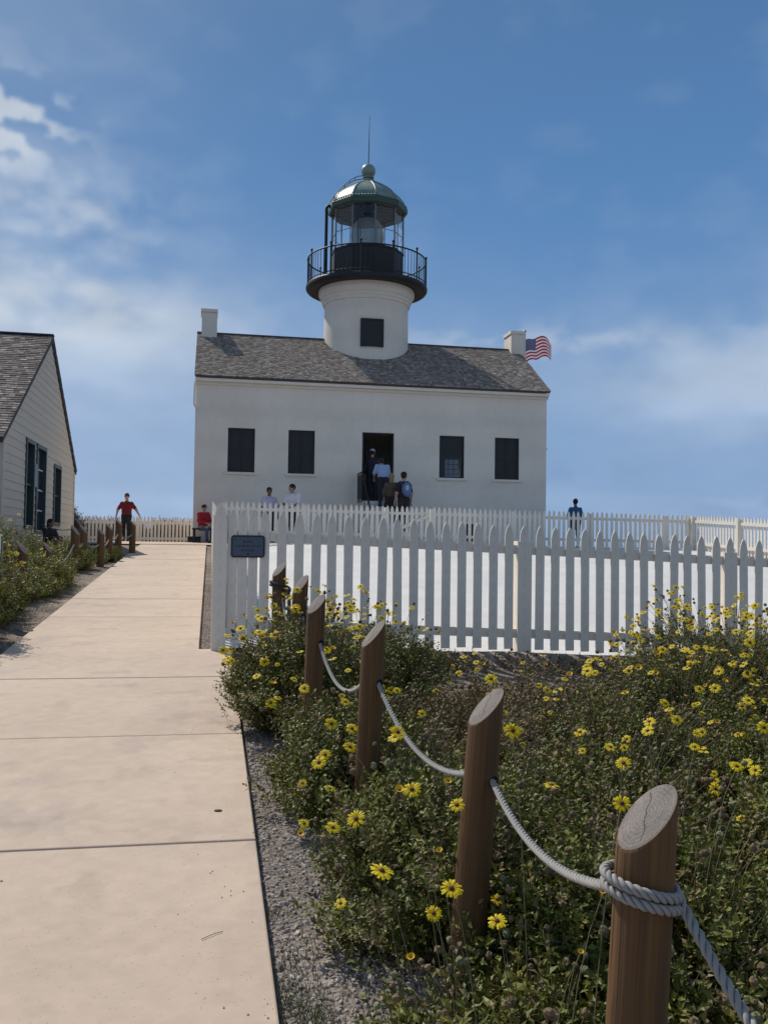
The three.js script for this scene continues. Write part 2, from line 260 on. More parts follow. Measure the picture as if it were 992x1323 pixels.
// ---------------------------------------------------------------- picket fences
const picketGeos = new Map();
function picketGeo(w, h, t) {
  const key = [w, h, t].map((v) => v.toFixed(3)).join(); if (picketGeos.has(key)) return picketGeos.get(key);
  const s = new THREE.Shape(), b = 0.003, k = w / 2 - b, n = w * 1.75; s.moveTo(-k, b); s.lineTo(k, b); s.lineTo(k, h - n);
  s.quadraticCurveTo(k * 1.0, h - n * 0.38, k * 0.10, h - b); s.lineTo(-k * 0.10, h - b); s.quadraticCurveTo(-k * 1.0, h - n * 0.38, -k, h - n); s.closePath();
  const g = metreUV(new THREE.ExtrudeGeometry(s, { depth: t - 2 * b, bevelEnabled: true, bevelThickness: b, bevelSize: b, bevelSegments: 1, curveSegments: 4 }).translate(0, 0, b));
  picketGeos.set(key, g); return g;
}
// a run from (x0, z0) to (x1, z1); top(s) is the picket-tip height s metres along; side = +1 puts pickets left of the run's direction
function picketRun(root, p0, p1, top, o) {
  const { h = 1.31, w = 0.095, t = 0.02, pitch = 0.171, rails = [0.255, 1.14], rh = 0.095, posts = [], postW = 0.14, postDrop = 0.02, postFoot = 1.42, skip = () => false, seed = 1, side = 1 } = o;
  const r = rng(seed), dx = p1[0] - p0[0], dz = p1[1] - p0[1], L = Math.hypot(dx, dz), ux = dx / L, uz = dz / L, ang = Math.atan2(uz, ux);
  const P = (s, off) => [p0[0] + ux * s + uz * off * side, p0[1] + uz * s - ux * off * side];   // off: towards the pickets' side
  const g = picketGeo(w, h, t);
  for (let s = pitch / 2; s < L - 0.02; s += pitch) {
    if (skip(s)) continue; const [x, z] = P(s, 0.025);
    const m = part('picket', g, M.fence, root); m.position.set(x, top(s) - h + (r() - 0.5) * 0.018, -z); m.rotation.set((r() - 0.5) * 0.01, ang + (side > 0 ? 0 : Math.PI), (r() - 0.5) * 0.02);
    if (side < 0) m.position.set(x, m.position.y, -z);
  }
  const cut = [0, ...posts.filter((s) => s > 0.1 && s < L - 0.1), L];
  for (let i = 0; i < cut.length - 1; i++) for (const drop of rails) {
    const a = cut[i], b = cut[i + 1]; if (skip((a + b) / 2) && o.gateCut) continue;
    const len = b - a, gg = new THREE.BoxGeometry(len - 0.004, rh, 0.045); const pp = gg.attributes.position;
    for (let q = 0; q < pp.count; q++) { const s = a + len / 2 + pp.getX(q); pp.setY(q, pp.getY(q) + top(s) - drop); }
    gg.computeVertexNormals(); const m = part('rail', metreUV(gg), M.fence, root), [x, z] = P(a + len / 2, 0); m.position.set(x, 0, -z); m.rotation.y = ang;
  }
  for (const s of posts) { const [x, z] = P(s, -0.02), y1 = top(clamp(s, 0, L)) - postDrop, pg = box(-postW / 2, postW / 2, 0, postFoot - postDrop, -postW / 2, postW / 2, 0.006), m = part('post', pg, M.fence, root); m.position.set(x, y1 - (postFoot - postDrop), -z); m.rotation.y = ang; }
}
{
  const f = thing('picket_fence', 'tall shaded white picket fence behind the yellow flowers, with the small dark sign', 'fence', [0, 0, 0], 0, 'white picket fences');
  picketRun(f, [0.46, 9.25], [9.4, 9.25], (s) => 1.925 - 0.038 * (s + 0.16), { posts: [2.8215, 5.2155, 7.6095], postDrop: 0.16, postW: 0.155, seed: 3 });
  // the corner: a stout post and close boards beside it
  part('corner_post', box(0.035, 0.175, 0.42, 1.87, -9.33, -9.19, 0.006), M.fence, f);
  for (const [x, w, h] of [[0.105, 0.136, 1.47], [0.226, 0.095, 1.30], [0.328, 0.095, 1.29], [0.43, 0.095, 1.29]]) { const m = part('picket', picketGeo(w, h, 0.02), M.fence, f); m.position.set(x, (x < 0.2 ? 1.985 : 1.93) - h, x < 0.2 ? -9.188 : -9.225); }
  for (const dr of [0.255, 1.14]) part('rail', box(0.176, 0.458, 1.925 - dr - 0.047, 1.925 - dr + 0.047, -9.272, -9.228), M.fence, f);
}
{
  const f = thing('picket_fence', 'white picket fence running edge-on beside the tan path towards the lighthouse', 'fence', [0, 0, 0], 0, 'white picket fences');
  picketRun(f, [0.10, 9.40], [0.10, 24.9], (s) => lerp(1.95, 2.68, s / 15.5), { posts: [2.4, 4.8, 7.2, 9.6, 12, 14.4], side: -1, h: 1.25, rails: [0.25, 1.05], postFoot: 1.34, postDrop: 0.1, seed: 9, postW: 0.1 });
}
{
  const f = thing('picket_fence', 'low white picket fence across the front of the lighthouse, beyond the courtyard', 'fence', [0, 0, 0], 0, 'white picket fences');
  const gate = [4.55, 5.75], inGate = (s) => s > gate[0] && s < gate[1], top = (s) => 2.70 - 0.0075 * s;
  picketRun(f, [0.35, 25], [14.05, 25], top, { h: 1.02, w: 0.085, pitch: 0.1485, rails: [0.2, 0.82], rh: 0.08, postW: 0.11, posts: [0.0, 2.2, 4.5, 5.8, 8.2, 10.6, 12.9, 13.7], postFoot: 1.12, postDrop: 0.05, skip: inGate, gateCut: true, seed: 12 });
  const gt = thing('picket_gate', 'narrow white picket gate with a diagonal brace, below the lighthouse door', 'gate');
  picketRun(gt, [0.35 + 4.58, 25.0], [0.35 + 5.72, 25.0], (s) => top(s + 4.58), { h: 0.99, w: 0.085, pitch: 0.142, rails: [0.2, 0.8], rh: 0.08, posts: [], seed: 15 });
  const x0 = 4.95, x1 = 6.05, y0 = top(4.6) - 0.76, y1 = top(5.7) - 0.24, L = Math.hypot(x1 - x0, y1 - y0), br = box(-L / 2, L / 2, -0.04, 0.04, -0.012, 0.012, 0.003), m = part('brace', br, M.fence, gt); m.position.set((x0 + x1) / 2, (y0 + y1) / 2, -24.938); m.rotation.z = Math.atan2(y1 - y0, x1 - x0);
}
{
  const f = thing('picket_fence', 'sunlit white picket fence closing the far side of the courtyard', 'fence', [0, 0, 0], 0, 'white picket fences');
  picketRun(f, [14.12, 24.9], [14.12, 14.5], (s) => 2.60 - 0.05 * s, { posts: [0.02, 2.4, 4.8, 7.2, 9.6], h: 1.05, w: 0.085, pitch: 0.15, rails: [0.2, 0.85], rh: 0.08, postW: 0.11, postFoot: 1.15, postDrop: 0.05, side: -1, seed: 21 });
}
{
  const f = thing('picket_fence', 'white picket fence behind the walking man, between the shingled house and lighthouse', 'fence', [0, 0, 0], 0, 'white picket fences');
  picketRun(f, [-9.4, 36], [-0.55, 36], () => 2.52, { h: 0.98, w: 0.085, pitch: 0.135, rails: [0.24, 0.84], rh: 0.1, posts: [2.1, 4.4, 6.7, 8.8], postW: 0.11, postFoot: 1.0, postDrop: 0.04, seed: 27 });
}
// the small slate-coloured sign on the tall fence
{
  const c = at(320.5, 706, 9.2), w = 0.335, h = 0.222, sg = thing('sign', 'small slate-blue sign with rounded corners screwed to the tall picket fence', 'sign', [c.x, c.y, -9.2035]);
  const rr = (w, h, r) => { const s = new THREE.Shape(); s.moveTo(-w / 2 + r, -h / 2); s.lineTo(w / 2 - r, -h / 2); s.quadraticCurveTo(w / 2, -h / 2, w / 2, -h / 2 + r); s.lineTo(w / 2, h / 2 - r); s.quadraticCurveTo(w / 2, h / 2, w / 2 - r, h / 2); s.lineTo(-w / 2 + r, h / 2); s.quadraticCurveTo(-w / 2, h / 2, -w / 2, h / 2 - r); s.lineTo(-w / 2, -h / 2 + r); s.quadraticCurveTo(-w / 2, -h / 2, -w / 2 + r, -h / 2); return s; };
  const ring = rr(w, h, 0.035); ring.holes.push(rr(w - 0.028, h - 0.028, 0.024));
  part('border', new THREE.ExtrudeGeometry(ring, { depth: 0.012, bevelEnabled: false }), mat({ color: [0.009, 0.012, 0.018], roughness: 0.5 }), sg);
  part('back_plate', new THREE.ExtrudeGeometry(rr(w - 0.004, h - 0.004, 0.034), { depth: 0.005, bevelEnabled: false }), mat({ color: [0.06, 0.075, 0.09], roughness: 0.5 }), sg);
  const cv = document.createElement('canvas'); cv.width = 512; cv.height = 336; const x = cv.getContext('2d'); x.fillStyle = '#4a5866'; x.fillRect(0, 0, 512, 336); x.fillStyle = '#10161f'; x.textAlign = 'center'; x.textBaseline = 'middle';
  x.font = 'bold 26px serif'; x.fillText('THE', 256, 32); x.font = 'bold 62px serif'; x.fillText('BASE', 256, 86); x.font = 'bold 50px serif'; x.fillText('CONSERVATION', 256, 164); x.font = 'bold 62px serif'; x.fillText('RANGE', 256, 236);
  x.beginPath(); x.moveTo(236, 318); x.lineTo(284, 318); x.lineTo(272, 286); x.lineTo(258, 276); x.lineTo(250, 292); x.fill(); x.beginPath(); x.moveTo(30, 40); x.lineTo(62, 66); x.lineTo(52, 76); x.lineTo(34, 62); x.fill();
  const t = new THREE.CanvasTexture(cv); t.colorSpace = THREE.SRGBColorSpace; t.magFilter = THREE.LinearFilter;
  const pl = new THREE.PlaneGeometry(w - 0.03, h - 0.03); pl.translate(0, 0, 0.0085); part('lettering', pl, new THREE.MeshStandardMaterial({ map: t, roughness: 0.5 }), sg);
}

// ---------------------------------------------------------------- shingles: real overlapping pieces on a slope
// slope from eave point to ridge point in a vertical plane; u runs along X. Every piece a thin wedge, joined into one part
function shingles(x0, x1, eave, ridge, expo, wMin, wMax, seed, tones, keep = () => true) {
  const r = rng(seed), ez = eave[0], ey = eave[1], dz = ridge[0] - ez, dy = ridge[1] - ey, L = Math.hypot(dz, dy), sz = dz / L, sy = dy / L, nz = -sy, ny = sz;   // z ahead of the camera; normal up and out
  const sgn = ny < 0 ? -1 : 1; const pos = [], nor = [], uv = [], col = []; const n = Math.ceil(L / expo), len = expo * 1.9;
  for (let k = 0; k < n; k++) {
    let x = x0 - r() * wMax; const a = k * expo - 0.02;
    while (x < x1) {
      const w = lerp(wMin, wMax, r()), xa = Math.max(x, x0), xb = Math.min(x + w - 0.006, x1); x += w; if (xb - xa < 0.015) continue;
      const s0 = a + (r() - 0.5) * 0.018, s1 = Math.min(s0 + len, L), t0 = 0.030 + r() * 0.010, t1 = 0.004, c = tones[Math.floor(r() * tones.length)], k2 = 0.75 + 0.5 * r(), cc = [c[0] * k2, c[1] * k2, c[2] * k2];
      if (!keep((xa + xb) / 2, s0)) continue;
      const V = (x, s, t) => [x, ey + sy * s + ny * t * sgn, -(ez + sz * s + nz * t * sgn)];
      const A = V(xa, s0, t0), B = V(xb, s0, t0), C = V(xb, s1, t1), D = V(xa, s1, t1), E = V(xa, s0, 0.002), F = V(xb, s0, 0.002);
      const quad = (p, q, s, t, N) => { for (const v of [p, q, s, p, s, t]) { pos.push(...v); nor.push(...N); uv.push(v[0] * 2, v[1] * 2); col.push(...cc); } };
      const N = [0, ny * sgn, -nz * sgn], out = [0, -sy, sz];
      quad(A, B, C, D, N); quad(E, F, B, A, out); quad(E, A, D, D, [-1, 0, 0]); quad(F, C, B, B, [1, 0, 0]);
    }
  }
  const g = new THREE.BufferGeometry(); g.setAttribute('position', new THREE.Float32BufferAttribute(pos, 3)); g.setAttribute('normal', new THREE.Float32BufferAttribute(nor, 3)); g.setAttribute('uv', new THREE.Float32BufferAttribute(uv, 2)); g.setAttribute('color', new THREE.Float32BufferAttribute(col, 3)); return g;
}
const rect = (x0, x1, y0, y1) => { const p = new THREE.Path(); p.moveTo(x0, y0); p.lineTo(x0, y1); p.lineTo(x1, y1); p.lineTo(x1, y0); p.closePath(); return p; };

// ---------------------------------------------------------------- the lighthouse
const LH = { x0: -0.517, x1: 11.083, z0: 29.05, z1: 35.15, eave: 6.84, base: 1.35, floor: 2.98, ridgeZ: 32.1, ridgeY: 8.83 };
{
  const lh = thing('lighthouse', 'white brick lighthouse, its round tower with green dome rising through the shingled roof', 'lighthouse');
  const { x0, x1, z0, z1 } = LH, th = 0.42;
  const wins = [[0.507, 1.354], [2.41, 3.258], [7.376, 8.223], [9.278, 10.125]], wy0 = 3.807, wy1 = 5.204, door = [4.80, 5.85, LH.floor, 5.22];
  // front wall with its openings, back wall with one, two gables
  const fs = shapeOf([[x0, LH.base], [x1, LH.base], [x1, LH.eave], [x0, LH.eave]]);
  for (const [a, b] of wins) fs.holes.push(rect(a, b, wy0, wy1)); fs.holes.push(rect(...door)); fs.holes.push(rect(8.25, 8.75, 1.72, 2.3));
  part('wall', metreUV(new THREE.ExtrudeGeometry(fs, { depth: th, bevelEnabled: false }).translate(0, 0, -z0 - th)), M.wall, lh);
  const bw = [9.05, 9.68, 4.22, 5.0], bs = shapeOf([[x0, LH.base], [x1, LH.base], [x1, LH.eave], [x0, LH.eave]]); bs.holes.push(rect(...bw));
  part('wall', metreUV(new THREE.ExtrudeGeometry(bs, { depth: th, bevelEnabled: false }).translate(0, 0, -z1)), M.wall, lh);
  for (const xa of [x0, x1 - th]) {
    const gsh = shapeOf([[-z1 + th, LH.base], [-z0 - th, LH.base], [-z0 - th, LH.eave + 0.16], [-LH.ridgeZ, LH.ridgeY - 0.12], [-z1 + th, LH.eave + 0.16]]);
    const g = new THREE.ExtrudeGeometry(gsh, { depth: th, bevelEnabled: false }); const p = g.attributes.position; for (let i = 0; i < p.count; i++) { const a = p.getX(i), t = p.getZ(i); p.setXYZ(i, xa + t, p.getY(i), a); } g.computeVertexNormals();
    part('wall', metreUV(g), M.wall, lh);
    const tri = box(xa + 0.001, xa + th - 0.001, LH.eave - 0.02, LH.eave + 0.10, -z0 - th + 0.002, -z0 - 0.05); part('wall', tri, M.wall, lh);
  }
  // rooms: floor, ceiling and cross walls keep the inside dark
  part('floor', box(x0 + th, x1 - th, LH.floor - 0.12, LH.floor, -z1 + th, -z0 - th), M.floorWood, lh);
  part('ceiling', box(x0 + th, x1 - th, 6.2, 6.3, -z1 + th, -z0 - th), M.plaster, lh);
  for (const x of [4.3, 6.6]) part('partition', box(x, x + 0.12, LH.floor, 6.2, -z1 + th, -z0 - th), M.plaster, lh);
  part('partition', box(4.42, 6.6, LH.floor, 6.2, -31.9, -31.78), M.plaster, lh);
  // windows: dark screens set back in the wall; the third is a sash with a small-paned window of the far room seen through it
  wins.forEach(([a, b], i) => {
    const w = new THREE.Group(); w.name = 'window'; lh.add(w); const zf = -z0 - 0.05, f = 0.045;
    part('frame', [box(a, a + f, wy0, wy1, zf - 0.05, zf), box(b - f, b, wy0, wy1, zf - 0.05, zf), box(a + f, b - f, wy1 - f, wy1, zf - 0.05, zf), box(a + f, b - f, wy0, wy0 + f, zf - 0.05, zf)], M.screen, w);
    if (i === 2) { part('upper_screen', box(a + f, b - f, wy0 + 0.74, wy1 - f, zf - 0.045, zf - 0.03), M.screen, w); part('pane', box(a + f, b - f, wy0 + f, wy0 + 0.74, zf - 0.036, zf - 0.032), M.dimGlass, w); }
    else { const m = (a + b) / 2; for (const [p, q] of [[a + f, m - 0.003], [m + 0.003, b - f]]) { const sh = part('shutter', [box(p, p + 0.05, wy0 + f, wy1 - f, zf - 0.045, zf - 0.02, 0.003), box(q - 0.05, q, wy0 + f, wy1 - f, zf - 0.045, zf - 0.02, 0.003), ...[wy0 + f, (wy0 + wy1) / 2 - 0.05, wy1 - f - 0.09].map((y) => box(p + 0.05, q - 0.05, y, y + 0.09, zf - 0.045, zf - 0.02, 0.003))], M.screen, w); part('panel', box(p + 0.05, q - 0.05, wy0 + f + 0.09, wy1 - f - 0.09, zf - 0.042, zf - 0.034), M.screen, sh); } }
    part('sill', box(a - 0.09, b + 0.09, wy0 - 0.085, wy0 - 0.003, -z0 - 0.10, -z0 + 0.055, 0.008), M.wall, w);
  });
  { const g = []; for (let i = 0; i <= 3; i++) g.push(box(lerp(bw[0], bw[1], i / 3) - 0.014, lerp(bw[0], bw[1], i / 3) + 0.014, bw[2], bw[3], -z1 + 0.1, -z1 + 0.13)); for (let i = 0; i <= 4; i++) g.push(box(bw[0], bw[1], lerp(bw[2], bw[3], i / 4) - 0.012, lerp(bw[2], bw[3], i / 4) + 0.012, -z1 + 0.102, -z1 + 0.128)); part('window', g, M.trim, lh); }
  part('basement_screen', box(8.252, 8.748, 1.722, 2.298, -z0 - 0.1, -z0 - 0.08), M.screen, lh);
  part('door_frame', [box(door[0] - 0.001, door[0] + 0.05, door[2], door[3], -z0 - 0.2, -z0 - 0.08), box(door[1] - 0.05, door[1] + 0.001, door[2], door[3], -z0 - 0.2, -z0 - 0.08), box(door[0] + 0.05, door[1] - 0.05, door[3] - 0.05, door[3] + 0.001, -z0 - 0.2, -z0 - 0.08)], M.screen, lh);
  { const d = part('door', box(0, 0.95, 0, 2.15, -0.022, 0.022, 0.004), mat({ color: [0.03, 0.026, 0.022], roughness: 0.6 }), lh); d.position.set(4.88, LH.floor + 0.01, -z0 - 0.23); d.rotation.y = 1.35; }
  // roof deck, shingles, cornice, ridge boards
  const roofT = 0.045, ee = [28.80, 6.775], rr = [LH.ridgeZ, LH.ridgeY], be = [35.4, 6.775];
  const deck = (e) => { const dz = rr[0] - e[0], dy = rr[1] - e[1], s = Math.sign(dz), L = Math.hypot(dz, dy), nx = -dy / L * s, ny = Math.abs(dz) / L; const g = new THREE.ExtrudeGeometry(shapeOf([[-e[0], e[1]], [-rr[0], rr[1]], [-rr[0] + nx * roofT * 0, rr[1] - roofT * 1.2], [-e[0] - s * 0.03, e[1] - roofT]]), { depth: x1 - x0 + 0.06, bevelEnabled: false }); const p = g.attributes.position; for (let i = 0; i < p.count; i++) { const a = p.getX(i), y = p.getY(i), d = p.getZ(i); p.setXYZ(i, x0 - 0.03 + d, y, a); } g.computeVertexNormals(); return metreUV(g); };
  const tones = [[0.245, 0.208, 0.176], [0.28, 0.24, 0.205], [0.20, 0.168, 0.142], [0.31, 0.268, 0.23], [0.23, 0.18, 0.145], [0.36, 0.32, 0.285]];
  const roof = part('roof', [deck(ee), deck(be)], mat({ color: [0.08, 0.07, 0.06] }), lh);
  for (const e of [ee, be]) { const sh = part('shingles', shingles(x0 - 0.045, x1 + 0.045, [e[0], e[1] + 0.012], [rr[0], rr[1] + 0.012], 0.112, 0.06, 0.14, e === ee ? 31 : 32, tones), M.shingle, roof); sh.userData.kind = 'stuff'; }
  part('ridge_board', [box(x0 - 0.05, x1 + 0.05, LH.ridgeY + 0.0, LH.ridgeY + 0.045, -LH.ridgeZ - 0.08, -LH.ridgeZ + 0.10)], mat({ color: [0.075, 0.066, 0.06] }), roof);
  part('cornice', [box(x0 - 0.02, x1 + 0.02, 6.625, 6.722, -28.86 - 0.23, -28.85, 0.01), box(x0 - 0.035, x1 + 0.035, 6.54, 6.624, -29.06, -28.985, 0.01)], M.trim, lh);
  part('downpipe', [bar([x0 - 0.03, 6.55, -28.95], [x0 - 0.045, 5.9, -29.0], 0.03, 8), bar([x0 - 0.045, 5.9, -29.0], [x0 + 0.03, 5.75, -29.02], 0.028, 8)], M.trim, lh);
  part('vent_pipe', bar([x1, 4.92, -29.4], [x1 + 0.16, 4.92, -29.4], 0.03, 8), M.trim, lh);
  // chimneys
  for (const [a, b, y] of [[-0.41, 0.11, 9.62], [10.72, 11.08, 9.50]]) {
    const c = part('chimney', box(a, Math.max(b, a + 0.5) - (a > 5 ? 0.02 : 0), 7.9, y - 0.12, -32.55, -31.72, 0.008), M.wall, lh);
    part('chimney_cap', box(a - 0.035, Math.max(b, a + 0.5) + 0.015, y - 0.118, y, -32.585, -31.685, 0.01), M.wall, c);
  }
  // the tower
  const ax = 5.375, az = -32.1, lathe = (pts, seg = 64) => new THREE.LatheGeometry(pts.map(([r, y]) => new THREE.Vector2(r, y)), seg).translate(ax, 0, az);
  part('tower', (() => { const g = lathe([[1.53, 6.4], [1.525, 8.2], [1.50, 10.0], [1.505, 10.05], [1.555, 10.08], [1.56, 10.16], [1.595, 10.19], [1.60, 10.28], [1.655, 10.32], [1.67, 10.42], [1.72, 10.46], [1.725, 10.62], [0.9, 10.625]], 72); const uv = g.attributes.uv, p = g.attributes.position; for (let i = 0; i < p.count; i++) uv.setXY(i, uv.getX(i) * 9.45, p.getY(i)); return toCreasedNormals(g, 0.5); })(), M.towerPaint, lh);
  {
    const w = new THREE.Group(); w.name = 'tower_window'; const ang = Math.atan2(4.965 + 0.39 - ax, 1.51), q = at(480.5, 430, 30.6); lh.add(w); const dx = q.x - ax, a2 = Math.asin(clamp(dx / 1.51, -1, 1)); w.position.set(ax + Math.sin(a2) * 1.525, q.y, az + Math.cos(a2) * 1.525); w.rotation.y = a2;
    part('frame', [box(-0.40, -0.345, -0.48, 0.48, -0.3, 0.055, 0.004), box(0.345, 0.40, -0.48, 0.48, -0.3, 0.055, 0.004), box(-0.345, 0.345, 0.425, 0.48, -0.3, 0.055), box(-0.345, 0.345, -0.48, -0.425, -0.3, 0.055)], M.screen, w); part('screen', box(-0.345, 0.345, -0.425, 0.425, -0.2, 0.035), M.screen, w);
  }
  part('gallery_deck', toCreasedNormals(lathe([[1.2, 10.63], [1.9, 10.63], [2.05, 10.60], [2.14, 10.63], [2.185, 10.69], [2.185, 10.77], [2.16, 10.80], [1.2, 10.805]], 72), 0.5), M.black, lh);
  const rl = new THREE.Group(); rl.name = 'gallery_railing'; lh.add(rl); const torus = (r, y, t) => new THREE.TorusGeometry(r, t, 6, 80).rotateX(Math.PI / 2).translate(ax, y, az);
  part('rail', torus(2.13, 11.75, 0.026), M.black, rl); part('rail', torus(2.13, 10.90, 0.018), M.black, rl);
  const bal = new THREE.CylinderGeometry(0.011, 0.011, 0.95, 6), stile = merge([new THREE.CylinderGeometry(0.026, 0.03, 1.04, 8), new THREE.SphereGeometry(0.045, 10, 8).translate(0, 0.57, 0)]);
  const NB = 84; for (let i = 0; i < NB; i++) { const t = (i + 0.5) / NB * 2 * Math.PI, big = i % 7 === 3, m = part(big ? 'railing_post' : 'baluster', big ? stile : bal, M.black, rl); m.position.set(ax + Math.sin(t) * 2.13, big ? 11.32 : 11.275, az + Math.cos(t) * 2.13); }
  // lantern: ten sides
  const N = 10, turn = 2.5 * Math.PI / 180, deca = (pts) => { const g = new THREE.LatheGeometry(pts.map(([r, y]) => new THREE.Vector2(r, y)), N, turn).toNonIndexed(); g.computeVertexNormals(); return g.translate(ax, 0, az); };
  part('lantern_wall', deca([[1.22, 10.8], [1.31, 10.8], [1.31, 11.96], [1.335, 11.97], [1.335, 12.03], [1.22, 12.04], [1.22, 10.8]]), M.black, lh);
  part('lantern_floor', deca([[0.001, 11.0], [1.21, 11.0]]), M.black, lh);
  const V = (i, r, y) => [ax + Math.sin(turn + i * 2 * Math.PI / N) * r, y, az + Math.cos(turn + i * 2 * Math.PI / N) * r];
  for (let i = 0; i < N; i++) {
    part('mullion', bar(V(i, 1.29, 12.03), V(i, 1.29, 13.56), 0.03, 6), M.mullion, lh);
    const A = V(i, 1.265, 12.04), B = V(i + 1, 1.265, 12.04), C = V(i + 1, 1.265, 13.55), D = V(i, 1.265, 13.55);
    const g = new THREE.BufferGeometry(); g.setAttribute('position', new THREE.Float32BufferAttribute([...A, ...B, ...C, ...A, ...C, ...D], 3)); g.setAttribute('uv', new THREE.Float32BufferAttribute(new Array(12).fill(0), 2)); g.computeVertexNormals();
    const pn = part('lantern_pane', g, M.glass, lh); part('glazing_bar', bar(V(i, 1.28, 12.62), V(i + 1, 1.28, 12.62), 0.012, 5), M.mullion, pn);
  }
  part('lantern_eave', deca([[1.15, 13.50], [1.40, 13.46], [1.44, 13.50], [1.445, 13.66], [1.40, 13.70], [1.30, 13.78], [1.15, 13.80], [1.15, 13.5]]), M.copperDark, lh);
  const domePts = []; for (let k = 0; k <= 9; k++) { const t = k / 9; domePts.push([lerp(1.36, 0.20, t) + 0.20 * Math.sin(Math.PI * Math.pow(t, 0.9)), 13.72 + 0.98 * Math.pow(t, 0.95)]); }
  const dome = part('dome', (() => { const g = deca(domePts), u = metreUV(g); return u; })(), M.copper, lh);
  for (let i = 0; i < N; i++) part('dome_rib', tube(domePts.map(([r, y]) => V(i, r + 0.004, y)), 0.022, 14, 5), M.copper, dome);
  for (let i = 0; i < N; i++) { const a = new THREE.Vector3(...V(i, 1.40, 13.73)), b = new THREE.Vector3(...V(i + 1, 1.40, 13.73)), list = []; for (let k = 0; k < 8; k++) { const p = a.clone().lerp(b, (k + 0.5) / 8); list.push(new THREE.SphereGeometry(0.035, 6, 4).translate(p.x, p.y, p.z)); } part('eave_beading', list, M.copper, dome); }
  part('lantern_ceiling', deca([[1.28, 13.52], [0.12, 13.60], [0.001, 13.6]]), mat({ color: [0.05, 0.052, 0.055], roughness: 0.7 }), lh);
  const spokes = []; for (let k = 0; k < 20; k++) { const t = k / 20 * 2 * Math.PI; spokes.push(bar([ax, 13.55, az], [ax + Math.sin(t) * 1.25, 13.49, az + Math.cos(t) * 1.25], 0.014, 4)); } part('ceiling_spokes', spokes, M.mullion, lh);
  part('finial', [toCreasedNormals(new THREE.LatheGeometry([[0.30, 14.64], [0.24, 14.70], [0.155, 14.74], [0.15, 14.80], [0.21, 14.82], [0.21, 14.86], [0.15, 14.865], ...[...Array(9).keys()].map((k) => { const a = -1.0 + k * (Math.PI / 2 + 1.0) / 8; return [Math.max(0.001, 0.262 * Math.cos(a)), 15.09 + 0.262 * Math.sin(a)]; })].map(([r, y]) => new THREE.Vector2(r, y)), 28).translate(ax, 0, az), 0.7)], M.copper, lh);
  part('lightning_rod', bar([ax, 15.33, az], [ax + 0.02, 17.15, az], 0.02, 6, 0.006), M.black, lh);
  // stove pipe and curved ladder on the west side
  part('stove_pipe', [tube([[ax - 1.33, 13.62, az + 0.1], [ax - 1.44, 13.66, az + 0.1], [ax - 1.5, 13.58, az + 0.1], [ax - 1.505, 13.3, az + 0.1], [ax - 1.515, 11.25, az + 0.12]], 0.058, 40, 10)], M.black, lh);
  const arc = (dz, l) => tube([0, 0.2, 0.4, 0.6, 0.8, 1].map((t) => [ax + lerp(-1.40, -0.18, t) * 1.0, lerp(13.82, 14.86, Math.sin(t * Math.PI / 2)) + l, az + dz]), 0.016, 24, 5);
  part('dome_ladder', [arc(0.12, 0), arc(-0.2, 0), ...[0.15, 0.3, 0.45, 0.6, 0.75].map((t) => bar([ax + lerp(-1.40, -0.18, t), lerp(13.82, 14.86, Math.sin(t * Math.PI / 2)), az + 0.12], [ax + lerp(-1.40, -0.18, t), lerp(13.82, 14.86, Math.sin(t * Math.PI / 2)), az - 0.2], 0.011, 4))], M.black, lh);
  // the lens: stacked prisms of glass in a frame
  const prof = []; for (let k = 0; k < 26; k++) { const y = 12.0 + k * 0.05, t = (y - 12.65) / 0.65, r = 0.56 * Math.sqrt(Math.max(0.12, 1 - t * t * 0.75)); prof.push([r, y], [r + 0.035, y + 0.028]); }
  part('lens', toCreasedNormals(lathe(prof, 32), 0.3), M.lens, lh);
  part('lens_pedestal', toCreasedNormals(lathe([[0.28, 11.0], [0.28, 11.9], [0.40, 11.98], [0.40, 12.02], [0.001, 12.03]], 24), 0.5), M.black, lh);
  part('lens_hood', toCreasedNormals(lathe([[0.40, 13.28], [0.42, 13.30], [0.16, 13.42], [0.14, 13.58]], 24), 0.5), M.black, lh);
  part('lens_frame', [0, 1, 2, 3, 4, 5].flatMap((k) => { const t = k / 6 * 2 * Math.PI + 0.3; return [bar([ax + Math.sin(t) * 0.62, 11.0, az + Math.cos(t) * 0.62], [ax + Math.sin(t) * 0.62, 13.25, az + Math.cos(t) * 0.62], 0.016, 5)]; }), M.black, lh);
}
